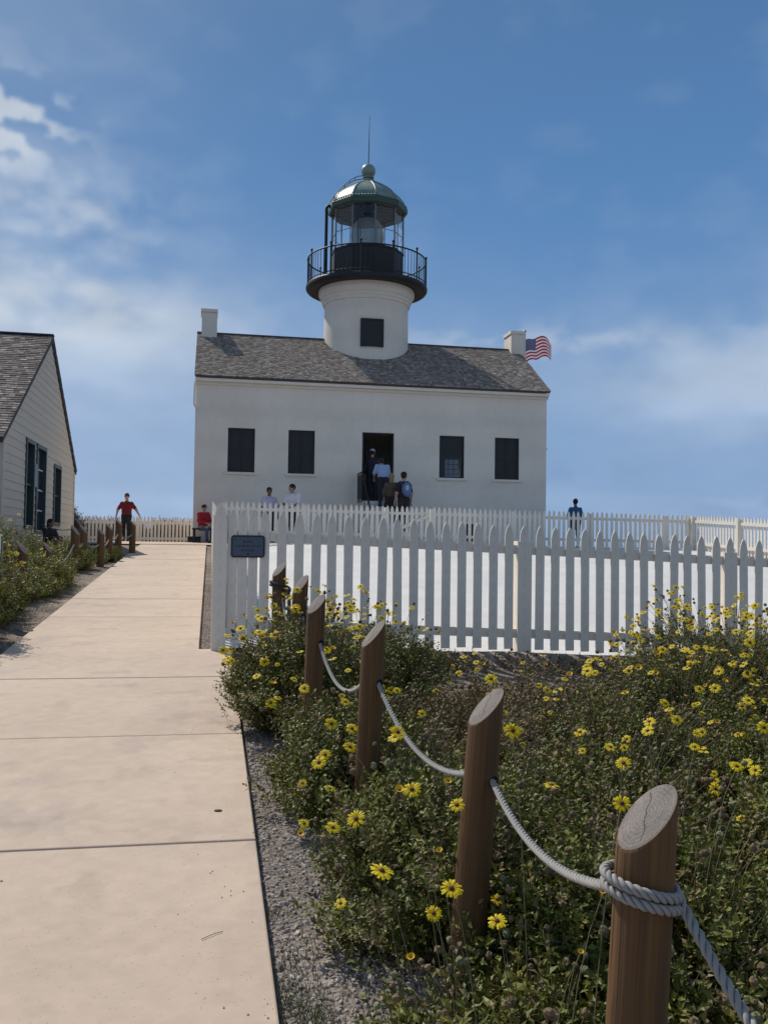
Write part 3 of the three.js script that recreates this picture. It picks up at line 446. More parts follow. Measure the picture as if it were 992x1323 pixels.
// steps up to the door and their iron railing
{
  const st = thing('door_steps', 'grey concrete steps climbing to the open lighthouse door', 'steps'); const n = 7, y0 = 1.6, y1 = LH.floor - 0.03, zt = 29.04;
  for (let k = 0; k < n; k++) { const top = lerp(y0, y1, (k + 1) / n), zN = zt - 0.85 - (n - 1 - k) * 0.29, zF = k === n - 1 ? zt : zt - 0.85 - (n - 2 - k) * 0.29; part('step', box(4.72, 5.93, 1.35, top, -zF + 0.002, -zN, 0.01), M.plaza, st); }
  const rl = thing('stair_railing', 'black iron railing beside the lighthouse steps', 'railing'); const px = 4.66;
  const list = [[29.0, y1], [28.15, y1], [26.4, 1.62]];
  part('rail', [bar([px, list[0][1] + 0.9, -list[0][0]], [px, list[1][1] + 0.9, -list[1][0]], 0.022, 8), bar([px, list[1][1] + 0.9, -list[1][0]], [px, list[2][1] + 0.9, -list[2][0]], 0.022, 8)], M.black, rl);
  for (const [z, y] of [[28.98, y1], [28.7, y1], [28.42, y1], [28.15, y1], [27.6, lerp(y1, 1.62, 0.314)], [27.0, lerp(y1, 1.62, 0.657)], [26.4, 1.62]]) part('baluster', bar([px, y - 0.05, -z], [px, y + 0.9, -z], 0.014, 6), M.black, rl);
  part('side_panel', box(px - 0.01, px + 0.01, y1 + 0.06, y1 + 0.82, -28.96, -28.17), M.black, rl);
}

// ---------------------------------------------------------------- the clapboard house beside the path
{
  const hs = thing('clapboard_house', 'cream clapboard house with a steep weathered shingle roof, left of the path', 'house');
  const X = -4.5, zn = 21.1, zf = 31.85, za = 26.75, eY = 3.86, aY = 7.24, b0 = 1.55, far = -13.5, slope = (aY - eY) / (za - zn);
  const limit = (y) => y <= eY ? [zn, zf] : [zn + (y - eY) / slope, zf - (y - eY) / ((aY - eY) / (zf - za))];
  const openings = [[23.6, 24.7, 1.85, 4.1], [25.0, 26.4, 1.72, 4.1], [27.75, 29.0, 2.0, 3.8]];
  const boardGeo = (za_, zb_, y, h, ya, zc, zd) => { // lapped board on the gable: thicker at its foot
    const sh = shapeOf([[0, 0], [0.026, 0], [0.008, h], [0, h]]), g = new THREE.ExtrudeGeometry(sh, { depth: 1, bevelEnabled: false }), p = g.attributes.position;
    for (let i = 0; i < p.count; i++) { const x = p.getX(i), yy = p.getY(i), t = p.getZ(i), top = yy > h / 2, a = top ? zc : za_, b = top ? zd : zb_; p.setXYZ(i, X + x, y + yy, -lerp(a, b, t)); }
    g.computeVertexNormals(); return metreUV(g, y * 3.7, 0);
  };
  const expo = 0.2; const wall = new THREE.Group(); wall.name = 'gable_wall'; hs.add(wall);
  for (let y = b0 + 0.17; y < aY - 0.2; y += expo) {
    const h = expo + 0.012, [a, b] = limit(y), [c, d] = limit(Math.min(y + h, aY - 0.02)); let segs = [[a, b, c, d]];
    for (const [oz0, oz1, oy0, oy1] of openings) if (y + h > oy0 + 0.02 && y < oy1 - 0.02) segs = segs.flatMap(([a, b, c, d]) => (oz0 > a && oz1 < b) ? [[a, oz0, c, oz0], [oz1, b, oz1, d]] : [[a, b, c, d]]);
    for (const [a, b, c, d] of segs) if (b - a > 0.05) part('siding_board', boardGeo(a, b, y, h, 0, c, d), M.siding, wall);
  }
  // wall behind the boards, in pieces round the openings, and the other walls
  const gs = shapeOf([[zn, b0 - 0.5], [zf, b0 - 0.5], [zf, eY], [za, aY - 0.05], [zn, eY]]); for (const [a, b, c, d] of openings) gs.holes.push(rect(a, b, c, d));
  const gw = new THREE.ExtrudeGeometry(gs, { depth: 0.15, bevelEnabled: false }), gp = gw.attributes.position; for (let i = 0; i < gp.count; i++) { const z = gp.getX(i), y = gp.getY(i), t = gp.getZ(i); gp.setXYZ(i, X - 0.002 - t, y, -z); } gw.computeVertexNormals();
  part('wall', metreUV(gw), M.siding, hs);
  part('wall', box(far, X - 0.153, b0 - 0.5, eY + 0.1, -zn - 0.15, -zn), M.siding, hs); part('wall', box(far, X - 0.153, b0 - 0.5, eY, -zf, -zf + 0.15), M.siding, hs); part('wall', box(far, far + 0.15, b0 - 0.5, eY, -zf + 0.151, -zn - 0.151), M.siding, hs);
  part('ceiling', box(far + 0.16, X - 0.16, 4.15, 4.2, -zf + 0.16, -zn - 0.16), M.plaster, hs); part('floor', box(far + 0.16, X - 0.16, 1.5, 1.6, -zf + 0.16, -zn - 0.16), M.floorWood, hs);
  part('corner_board', [box(X + 0.001, X + 0.04, b0, eY - 0.02, -zn - 0.11, -zn + 0.005, 0.004), box(X - 0.1, X + 0.0, b0, eY - 0.02, -zn + 0.001, -zn + 0.03)], M.siding, hs); part('corner_board', box(X + 0.001, X + 0.04, b0, eY - 0.02, -zf - 0.005, -zf + 0.11, 0.004), M.siding, hs);
  part('foundation', box(X + 0.001, X + 0.06, b0 - 0.4, b0 + 0.165, -zf, -zn, 0.008), M.siding, hs);
  const rz = [[20.85, eY - 0.08], [za, aY + 0.06], [31.98, eY + 0.02]];
  const deck = (e) => { const r = rz[1], g = new THREE.ExtrudeGeometry(shapeOf([[-e[0], e[1]], [-r[0], r[1]], [-r[0], r[1] - 0.15], [-e[0], e[1] - 0.10]]), { depth: X + 0.07 - far, bevelEnabled: false }), p = g.attributes.position; for (let i = 0; i < p.count; i++) { const a = p.getX(i), y = p.getY(i), d = p.getZ(i); p.setXYZ(i, far + d, y, a); } g.computeVertexNormals(); return metreUV(g); };
  const roof = part('roof', [deck(rz[0]), deck(rz[2])], mat({ color: [0.035, 0.03, 0.036], roughness: 0.7 }), hs);
  const tones = [[0.21, 0.178, 0.152], [0.27, 0.235, 0.205], [0.155, 0.125, 0.104], [0.35, 0.31, 0.275], [0.18, 0.135, 0.108], [0.24, 0.2, 0.17], [0.14, 0.112, 0.096]];
  for (const e of [rz[0], rz[2]]) { const sh = part('shingles', shingles(far, X + 0.08, [e[0], e[1] + 0.012], [za, rz[1][1] + 0.012], 0.14, 0.08, 0.22, e === rz[0] ? 41 : 42, tones), M.shingle, roof); sh.userData.kind = 'stuff'; }
  part('ridge_board', box(far, X + 0.09, aY + 0.06, aY + 0.11, -za - 0.08, -za + 0.12), mat({ color: [0.03, 0.026, 0.03] }), roof);
  openings.forEach(([a, b, c, d], i) => {
    const w = new THREE.Group(); w.name = i === 1 ? 'glazed_door' : 'window'; hs.add(w); const f = 0.1;
    part('frame', [box(X - 0.1, X + 0.055, c, d, -a - f, -a, 0.004), box(X - 0.1, X + 0.055, c, d, -b, -b + f, 0.004), box(X - 0.1, X + 0.055, d - f, d, -b + f, -a - f, 0.004), box(X - 0.1, X + 0.055, c, c + f, -b + f, -a - f, 0.004)], M.darkTeal, w);
    const rows = i === 1 ? 4 : 2; for (let k = 0; k < rows; k++) { const y0 = lerp(c + f, d - f, k / rows), y1 = lerp(c + f, d - f, (k + 1) / rows); if (i === 0 && k === 0) continue; part('pane', box(X - 0.055, X - 0.05, y0 + 0.02, y1 - 0.02, -b + f, -a - f), M.pane, w); part('glazing_bar', box(X - 0.06, X - 0.02, y0 - 0.02, y0 + 0.02, -b + f, -a - f), i === 1 ? M.steel : M.darkTeal, w); }
  });
  const nb = part('notice_board', box(X + 0.03, X + 0.06, 2.95, 3.55, -24.98, -24.72, 0.004), mat({ color: [0.16, 0.2, 0.23], roughness: 0.5 }), hs);
}

// ---------------------------------------------------------------- flag
{
  const pz = 36, pb = at(677.5, 440, pz), pole = thing('flagpole', 'slim white flagpole standing behind the lighthouse chimney', 'flagpole', [pb.x, 1.5, -pz]);
  part('pole', new THREE.CylinderGeometry(0.045, 0.07, 9.05, 12).translate(0, 4.5, 0), M.trim, pole); part('ball', new THREE.SphereGeometry(0.07, 12, 8).translate(0, 9.06, 0), M.steel, pole);
  const cv = document.createElement('canvas'); cv.width = 494; cv.height = 260; const x = cv.getContext('2d'); for (let i = 0; i < 13; i++) { x.fillStyle = i % 2 ? '#dcd6da' : '#9c2338'; x.fillRect(0, i * 20, 494, 20); } x.fillStyle = '#22305f'; x.fillRect(0, 0, 198, 140); x.fillStyle = '#e6e4e8';
  const star = (cx, cy, r) => { x.beginPath(); for (let k = 0; k < 10; k++) { const a = -Math.PI / 2 + k * Math.PI / 5, q = k % 2 ? r * 0.4 : r; k ? x.lineTo(cx + Math.cos(a) * q, cy + Math.sin(a) * q) : x.moveTo(cx + Math.cos(a) * q, cy + Math.sin(a) * q); } x.closePath(); x.fill(); };
  for (let j = 0; j < 9; j++) for (let i = 0; i < (j % 2 ? 5 : 6); i++) star(16.5 + i * 33 + (j % 2 ? 16.5 : 0), 14 + j * 14, 7.2);
  const t = new THREE.CanvasTexture(cv); t.colorSpace = THREE.SRGBColorSpace; t.magFilter = THREE.LinearFilter;
  const g = new THREE.PlaneGeometry(1, 1, 40, 20), p = g.attributes.position, uv = g.attributes.uv;
  for (let i = 0; i < p.count; i++) { const u = uv.getX(i), v = uv.getY(i), wv = Math.sin(u * 8.5 + v * 1.6) * 0.11 * Math.pow(u, 0.7); p.setXYZ(i, 0.05 + u * 1.5 - 0.12 * u * u * (1 - v), (v - 1) * (0.98 - 0.22 * u) + 0.30 * Math.sin(Math.min(1, u * 1.15) * 1.9) - 0.16 * u * u + 0.10 * Math.sin(u * 9 + 1 + v * 1.5) * Math.sqrt(u), -0.85 * u + wv * 1.8); }
  g.computeVertexNormals();
  const fl = part(numbered('flag'), g, new THREE.MeshPhysicalMaterial({ map: t, roughness: 0.9, transmission: 0.25, thickness: 0, side: THREE.DoubleSide }), scene); fl.position.set(pb.x, 10.22, -pz);
  fl.userData = { label: 'striped red, white and blue flag with stars flying from the pole', category: 'flag' };
}

// ---------------------------------------------------------------- rope posts
// a round post sawn off aslant; (tx, tz) is the way the cut face looks
function ropePost(x, z, topY, rad, tx, tz, label, seed, group, hole, lean = 0) {
  const y0 = base(x, z) - 0.25, h = topY - y0, o = thing('rope_post', label, 'post', [x - lean * h, y0, -z], 0, group), n = 28, r = rng(seed), sl = 1.15 + (r() - 0.5) * 0.25, turned = (o.rotation.z = -lean), tl = Math.hypot(tx, tz);
  const cutY = (px, pz) => h - rad * sl - (px * tx + pz * tz) / tl * sl, pos = [], uv = [], idx = [], rows = 10, tw = r() * 6.28;
  for (let j = 0; j <= rows + 1; j++) for (let i = 0; i <= n; i++) {
    const a = i / n * 2 * Math.PI + tw, q = (1 + 0.02 * fbm(Math.cos(a) * 1.2 + 5 + seed, Math.sin(a) * 1.2 + 5, j * 0.3, 3) - 0.01) * rad * lerp(1.04, 0.98, j / rows) * (j > rows ? 0.95 : 1), px = Math.cos(a) * q, pz = Math.sin(a) * q, top = cutY(px, pz);
    pos.push(px, j >= rows ? top - (j === rows ? 0.004 : 0) : top * j / rows, pz); uv.push(i / n, (j / rows) * h * 0.8 + (seed % 7) * 0.13);
    if (i < n && j <= rows) { const k = j * (n + 1) + i; idx.push(k, k + n + 1, k + 1, k + 1, k + n + 1, k + n + 2); }
  }
  const g = new THREE.BufferGeometry(); g.setAttribute('position', new THREE.Float32BufferAttribute(pos, 3)); g.setAttribute('uv', new THREE.Float32BufferAttribute(uv, 2)); g.setIndex(idx); g.computeVertexNormals(); part('timber', g, M.post, o).rotation.y = 0;
  const cp = [], cu = [], ci = []; for (let j = 0; j <= 3; j++) for (let i = 0; i <= n; i++) { const a = i / n * 2 * Math.PI, q = rad * 0.98 * 0.95 * j / 3, px = Math.cos(a) * q, pz = Math.sin(a) * q; cp.push(px, cutY(px, pz) + 0.0006 + 0.003 * (1 - j / 3), pz); cu.push(0.5 + px / rad * 0.49, 0.5 + pz / rad * 0.49); if (i < n && j < 3) { const k = j * (n + 1) + i; ci.push(k, k + 1, k + n + 1, k + 1, k + n + 2, k + n + 1); } }
  const c = new THREE.BufferGeometry(); c.setAttribute('position', new THREE.Float32BufferAttribute(cp, 3)); c.setAttribute('uv', new THREE.Float32BufferAttribute(cu, 2)); c.setIndex(ci); c.computeVertexNormals(); part('sawn_top', c, M.postEnd, o);
  if (hole) { const hy = h - 0.30; for (const [sx, sz] of hole) { const d = new THREE.Vector3(sx, 0, sz).normalize(), a = [d.x * rad * 0.7, hy, d.z * rad * 0.7], b = [d.x * rad * 1.035, hy, d.z * rad * 1.035]; part('hole_shade_plug', bar(a, b, 0.019, 14), M.hole, o); } }
  return o;
}
M.hole = mat({ color: [0.006, 0.005, 0.004], roughness: 1 });  // near-black solid plugs: shade inside the bored holes put into their colour
// three strands laid round a curve
function ropeSpan(pts, r, root, m, lay = 0.07) {
  const curve = new THREE.CatmullRomCurve3(pts), L = curve.getLength(), n = Math.max(20, Math.ceil(L / lay * 9)), fr = curve.computeFrenetFrames(n, false), list = [];
  for (let s = 0; s < 3; s++) {
    const q = []; for (let i = 0; i <= n; i++) { const a = s * 2.094 + i / n * L / lay * 2 * Math.PI, p = curve.getPointAt(i / n); q.push(p.addScaledVector(fr.normals[i], Math.cos(a) * r * 0.56).addScaledVector(fr.binormals[i], Math.sin(a) * r * 0.56)); }
    list.push(new THREE.TubeGeometry(new THREE.CatmullRomCurve3(q), n * 2, r * 0.48, 6, false));
  }
  return part('rope_span', list, m, root);
}
function sagging(a, b, sag, n = 14) { const p = []; for (let i = 0; i <= n; i++) { const t = i / n; p.push(a.clone().lerp(b, t).add(new THREE.Vector3(0, -sag * 4 * t * (1 - t), 0))); } return p; }
const rightPosts = [];
{
  const list = [ // pixel of the middle of the top, distance, radius, wording
    [838, 1050, 1.66, 0.0575, 'nearest wooden rope post, with pale rope wound twice round it'], [630, 908, 2.92, 0.0565, 'second nearest rope post right of the path, standing among dark leaves'],
    [483, 815, 4.33, 0.057, 'third rope post from the camera, right of the path, rope through its hole'], [409, 779, 5.65, 0.058, 'fourth rope post from the camera, half hidden in the path-side bush'],
    [389, 752, 6.65, 0.057, 'second farthest rope post before the tall picket fence'], [361, 735, 7.6, 0.057, 'farthest rope post before the tall picket fence, with a dark rope collar']];
  list.forEach(([u, v, z, rad, label], i) => { const c = at(u, v, z), top = c.y + rad * 1.0; ropePost(c.x, z, top, rad, -1, i < 3 ? 0.22 : 0.6, label, 60 + i, 'rope posts right of the path', i > 0 && i < 5 ? [[0.57, 0.82], [-0.37, -0.93]] : null, [0.055, 0.075, 0.03, 0.02, 0.035, 0.0][i]); rightPosts.push(new THREE.Vector3(c.x - 0.28 * [0.055, 0.075, 0.03, 0.02, 0.035, 0.0][i], top - (i === 0 ? 0.195 : 0.30), -z)); });
  const rope = thing('rope', 'pale twisted rope looping from post to post through the flowers', 'rope', [0, 0, 0], 0, 'barrier ropes');
  const R = rightPosts;
  for (let i = 0; i < 5; i++) { const a = R[i].clone(), b = R[i + 1].clone(); if (i === 0) a.add(new THREE.Vector3(-0.055, -0.01, -0.03)); else a.add(new THREE.Vector3(-0.02, 0, -0.05)); b.add(new THREE.Vector3(0.026, 0, 0.038)); ropeSpan(sagging(a, b, [0.075, 0.12, 0.15, 0.16, 0.13][i]), 0.0108, rope, M.rope); }
  const end = new THREE.Vector3(1.02, 0.66, -0.75); ropeSpan(sagging(R[0].clone().add(new THREE.Vector3(0.058, 0.02, -0.02)), end, 0.13), 0.0112, rope, M.rope);
  const wrap = (c, rad, turns, y0, dy, m) => { const q = []; for (let i = 0; i <= turns * 24; i++) { const a = i / 24 * 2 * Math.PI - 1.4; q.push(new THREE.Vector3(c.x + Math.cos(a) * rad, c.y + y0 + dy * i / 24 - 0.014 * Math.cos(a), c.z + Math.sin(a) * rad)); } return ropeSpan(q, 0.0105, rope, m, 0.05).name = 'rope_wrap'; };
  wrap(R[0], 0.069, 2, -0.03, 0.022, M.rope); wrap(R[5], 0.071, 2.0, 0.08, 0.024, M.ropeOld);
  const k = R[5]; part('knot', [new THREE.SphereGeometry(0.035, 10, 8).translate(k.x + 0.065, k.y + 0.07, k.z + 0.03), tube([[k.x + 0.075, k.y + 0.06, k.z + 0.03], [k.x + 0.085, k.y - 0.05, k.z + 0.04], [k.x + 0.08, k.y - 0.17, k.z + 0.04]], 0.016, 10, 6), new THREE.SphereGeometry(0.03, 8, 6).scale(1, 1.5, 1).translate(k.x + 0.083, k.y - 0.16, k.z + 0.04)], M.ropeOld, rope);
}
{
  // left of the path: x pixel of the top, its height, distance
  const list = [[30, 700, 13.75, 'leftmost rope post, among yellow flowers by the clapboard house'], [62, 700, 15.9, 'second rope post from the left, with a tan sawn top, in the green bed'], [98, 678, 18.1, 'thick dark-collared rope post left of the path, before the house corner'], [109, 678, 18.75, 'rope post close behind the collared one, left of the path'], [131, 681, 19.3, 'short rope post at the bare end of the left bed'], [142, 676, 20.6, 'slim reddish rope post near the top of the path'], [154, 670, 21.7, 'tall rope post in front of the walking man'], [172, 672, 22.7, 'last rope post at the top of the path, beside the paving'], [102, 669, 23.6, 'dark square-topped post beside the house corner']];
  const pts = [];
  list.forEach(([u, v, z, label], i) => { const c = at(u, v, z); ropePost(c.x, z, c.y, i === 2 || i === 8 ? 0.085 : 0.075, 0.9, 0.35, label, 80 + i, 'rope posts left of the path'); pts.push(new THREE.Vector3(c.x, c.y - 0.33, -z)); });
  const rope = thing('rope', 'weathered rope slung between the posts left of the path', 'rope', [0, 0, 0], 0, 'barrier ropes');
  const start = at(-30, 740, 12.2); ropeSpan(sagging(start, pts[0], 0.2), 0.014, rope, M.rope, 0.1);
  for (let i = 0; i < 7; i++) ropeSpan(sagging(pts[i], pts[i + 1], i < 2 ? 0.22 : 0.1), 0.014, rope, M.rope, 0.1);
  ropeSpan(sagging(pts[2].clone().add(new THREE.Vector3(-0.05, 0.25, 0)), at(55, 678, 23.2), 0.06), 0.012, rope, M.ropeOld, 0.1);
}
// the painted marker post at the picture's edge
{ const c = at(-6, 690, 11.3); const o = thing('marker_post', 'white square post with green edges, cut by the left border of the picture', 'post', [c.x, base(c.x, 11.3) - 0.1, -11.3]); const h = c.y - base(c.x, 11.3) + 0.1; part('timber', box(-0.075, 0.075, 0, h, -0.05, 0.05, 0.008), M.fence, o); part('edge_strip', box(0.0755, 0.088, 0.02, h - 0.02, -0.03, 0.03), mat({ color: [0.05, 0.14, 0.11], roughness: 0.6 }), o); }

// ---------------------------------------------------------------- flowering shrubs
const leafGeo = (() => { // one sprig: a bent stalk with nine folded leaves
  const make = (seed) => {
    const r = rng(seed), pos = [], nor = [], col = [], v = new THREE.Vector3();
    const tri = (a, b, c, k) => { const n = new THREE.Vector3().crossVectors(b.clone().sub(a), c.clone().sub(a)).normalize(); const fl = n.y < 0; if (fl) n.negate(); for (const p of fl ? [a, c, b] : [a, b, c]) { pos.push(p.x, p.y, p.z); nor.push(n.x, n.y, n.z); col.push(...k); } };
    const H = 0.115, bend = 0.02 * (r() - 0.5);
    for (let i = 0; i < 10; i++) {
      const t = 0.12 + 0.88 * i / 9, az = i * 2.4 + r() * 0.8, L = (0.022 + 0.017 * r()) * lerp(1.1, 0.75, t), W = L * (0.21 + 0.09 * r()), root = new THREE.Vector3(bend * t * t * 8, H * t, 0);
      const el = lerp(0.15, 0.95, t) + (r() - 0.5) * 0.7, out = new THREE.Vector3(Math.cos(az) * Math.cos(el), Math.sin(el), Math.sin(az) * Math.cos(el)), side = new THREE.Vector3(-Math.sin(az), 0, Math.cos(az)), up = new THREE.Vector3().crossVectors(side, out).normalize(); if (up.y < 0) up.negate();
      const tip = root.clone().addScaledVector(out, L).addScaledVector(up, -L * 0.16), mid = root.clone().addScaledVector(out, L * 0.45), a = mid.clone().addScaledVector(side, W).addScaledVector(up, L * 0.09), b = mid.clone().addScaledVector(side, -W).addScaledVector(up, L * 0.09), k = 0.8 + 0.4 * r();
      tri(root, a, mid, [k, k, k]); tri(a, tip, mid, [k, k, k]); tri(root, mid, b, [k, k, k]); tri(b, mid, tip, [k, k, k]);
    }
    const s = 0.0011, kk = [0.95, 0.9, 0.75]; const q = (t, a) => new THREE.Vector3(bend * t * t * 8 + Math.cos(a) * s, H * t, Math.sin(a) * s); for (let i = 0; i < 3; i++) { const a = i * 2.094, b = a + 2.094; tri(q(-0.3, a), q(-0.3, b), q(0.9, a), kk); }
    const g = new THREE.BufferGeometry(); g.setAttribute('position', new THREE.Float32BufferAttribute(pos, 3)); g.setAttribute('normal', new THREE.Float32BufferAttribute(nor, 3)); g.setAttribute('color', new THREE.Float32BufferAttribute(col, 3)); g.setAttribute('uv', new THREE.Float32BufferAttribute(new Float32Array(pos.length / 3 * 2), 2)); return g;
  };
  return [make(1), make(2), make(3)];
})();
M.leaf = new THREE.MeshPhysicalMaterial({ vertexColors: true, roughness: 0.5, specularIntensity: 0.45, transmission: 0.36, thickness: 0, side: THREE.DoubleSide });
M.stem = mat({ color: [0.13, 0.125, 0.062], roughness: 0.8 });
M.dryStem = mat({ color: [0.17, 0.115, 0.07], roughness: 0.9 });
M.flower = new THREE.MeshPhysicalMaterial({ vertexColors: true, roughness: 0.6, specularIntensity: 0.4, transmission: 0.4, thickness: 0, side: THREE.DoubleSide });
M.seed = new THREE.MeshStandardMaterial({ vertexColors: true, roughness: 0.95 });
const flowerGeo = [0, 1, 2, 3].map((kind) => { // a daisy of unit diameter facing +Y: notched rays round a domed brown disc; kind 3 is a half-open one
  const r = rng(700 + kind), pos = [], nor = [], col = [], n = [15, 13, 17, 11][kind], V = (a, q, y) => new THREE.Vector3(Math.cos(a) * q, y, Math.sin(a) * q);
  const tri = (a, b, c, k) => { const m = new THREE.Vector3().crossVectors(b.clone().sub(a), c.clone().sub(a)).normalize(); const fl = m.y < 0; if (fl) m.negate(); (fl ? [0, 2, 1] : [0, 1, 2]).forEach((i) => { const p = [a, b, c][i]; pos.push(p.x, p.y, p.z); nor.push(m.x, m.y, m.z); col.push(...k[Math.min(i, k.length - 1)]); }); };
  const Y = kind === 3 ? [0.72, 0.42, 0.006] : [0.85, 0.64, 0.004], Y2 = kind === 3 ? [0.78, 0.52, 0.01] : [0.89, 0.72, 0.008], Y0 = [0.68, 0.42, 0.006];
  for (let i = 0; i < n; i++) {
    const a = (i + (r() - 0.5) * 0.5) / n * 2 * Math.PI, L = 0.5 * (0.84 + 0.2 * r()) * (kind === 3 ? 0.72 : 1), w = 0.215 / n * 13 * 0.56 * (0.85 + 0.3 * r()), d = kind === 3 ? 0.34 : -0.05 + 0.14 * (r() - 0.4), tw = (r() - 0.5) * 0.03, y1 = 0.02 + d * 0.45 * 0.5, y2 = d * 0.5;
    const A = V(a - 0.10, 0.10, 0.012), B = V(a + 0.10, 0.10, 0.012), C = V(a, L * 0.62, y1 + 0.018), Lf = V(a - w / (L * 0.62) * 0.62, L * 0.62, y1 + tw), Rt = V(a + w / (L * 0.62) * 0.62, L * 0.62, y1 - tw), T1 = V(a - w / L * 0.42, L, y2 + tw), T2 = V(a + w / L * 0.42, L * (0.96 + 0.06 * r()), y2 - tw), N = V(a, L * 0.93, y2 + 0.008);
    tri(A, Lf, C, [Y0, Y, Y]); tri(A, C, B, [Y0, Y, Y0]); tri(B, C, Rt, [Y0, Y, Y]); tri(Lf, T1, C, [Y, Y2, Y]); tri(C, T1, N, [Y, Y2, Y2]); tri(C, N, T2, [Y, Y2, Y2]); tri(C, T2, Rt, [Y, Y2, Y]);
  }
  const dk = [0.06, 0.022, 0.008], dm = [0.15, 0.065, 0.01]; for (let j = 0; j < 3; j++) for (let i = 0; i < 9; i++) { const a0 = i / 9 * 6.283, a1 = (i + 1) / 9 * 6.283, ph = [0, 0.55, 1.05, 1.57], R = 0.125, h = (k) => 0.005 + 0.085 * Math.sin(ph[k]), q = (k) => R * Math.cos(ph[k]), c = (i + j) % 2 ? dk : dm; tri(V(a0, q(j), h(j)), V(a1, q(j), h(j)), V(a1, q(j + 1), h(j + 1)), [c]); if (j < 2) tri(V(a0, q(j), h(j)), V(a1, q(j + 1), h(j + 1)), V(a0, q(j + 1), h(j + 1)), [c]); }
  const gr = [0.08, 0.11, 0.03]; for (let i = 0; i < 8; i++) { const a0 = i / 8 * 6.283, a1 = (i + 1) / 8 * 6.283; tri(V(a0, 0.13, 0), V(a1, 0.13, 0), V(0, 0, -0.13), [gr]); }
  const g = new THREE.BufferGeometry(); g.setAttribute('position', new THREE.Float32BufferAttribute(pos, 3)); g.setAttribute('normal', new THREE.Float32BufferAttribute(nor, 3)); g.setAttribute('color', new THREE.Float32BufferAttribute(col, 3)); g.setAttribute('uv', new THREE.Float32BufferAttribute(new Float32Array(pos.length / 3 * 2), 2)); return g;
});
const seedGeo = (() => { // a spent head: knobbly drooping ball with ragged bracts
  const r = rng(91), g = new THREE.IcosahedronGeometry(0.5, 1), p = g.attributes.position, col = []; for (let i = 0; i < p.count; i++) { const k = 0.82 + 0.42 * hsh(Math.round(p.getX(i) * 9 + 20), Math.round(p.getY(i) * 9 + 20), Math.round(p.getZ(i) * 9 + 20)); p.setXYZ(i, p.getX(i) * k, p.getY(i) * k * 0.9, p.getZ(i) * k); }
  for (let i = 0; i < p.count; i += 3) { const k = 0.7 + 0.6 * r(); for (let q = 0; q < 3; q++) col.push(k, k, k); }
  const list = [g]; g.setAttribute('color', new THREE.Float32BufferAttribute(col, 3)); g.computeVertexNormals();
  for (let i = 0; i < 7; i++) { const a = i / 7 * 6.283, b = new THREE.ConeGeometry(0.07, 0.5, 3).rotateZ(2.5).translate(0.42, -0.28, 0).rotateY(a).toNonIndexed(); b.setAttribute('color', new THREE.Float32BufferAttribute(new Array(b.attributes.position.count * 3).fill(1.15), 3)); list.push(b); }
  return merge(list);
})();
const UP = new THREE.Vector3(0, 1, 0);
const shrubs = [];
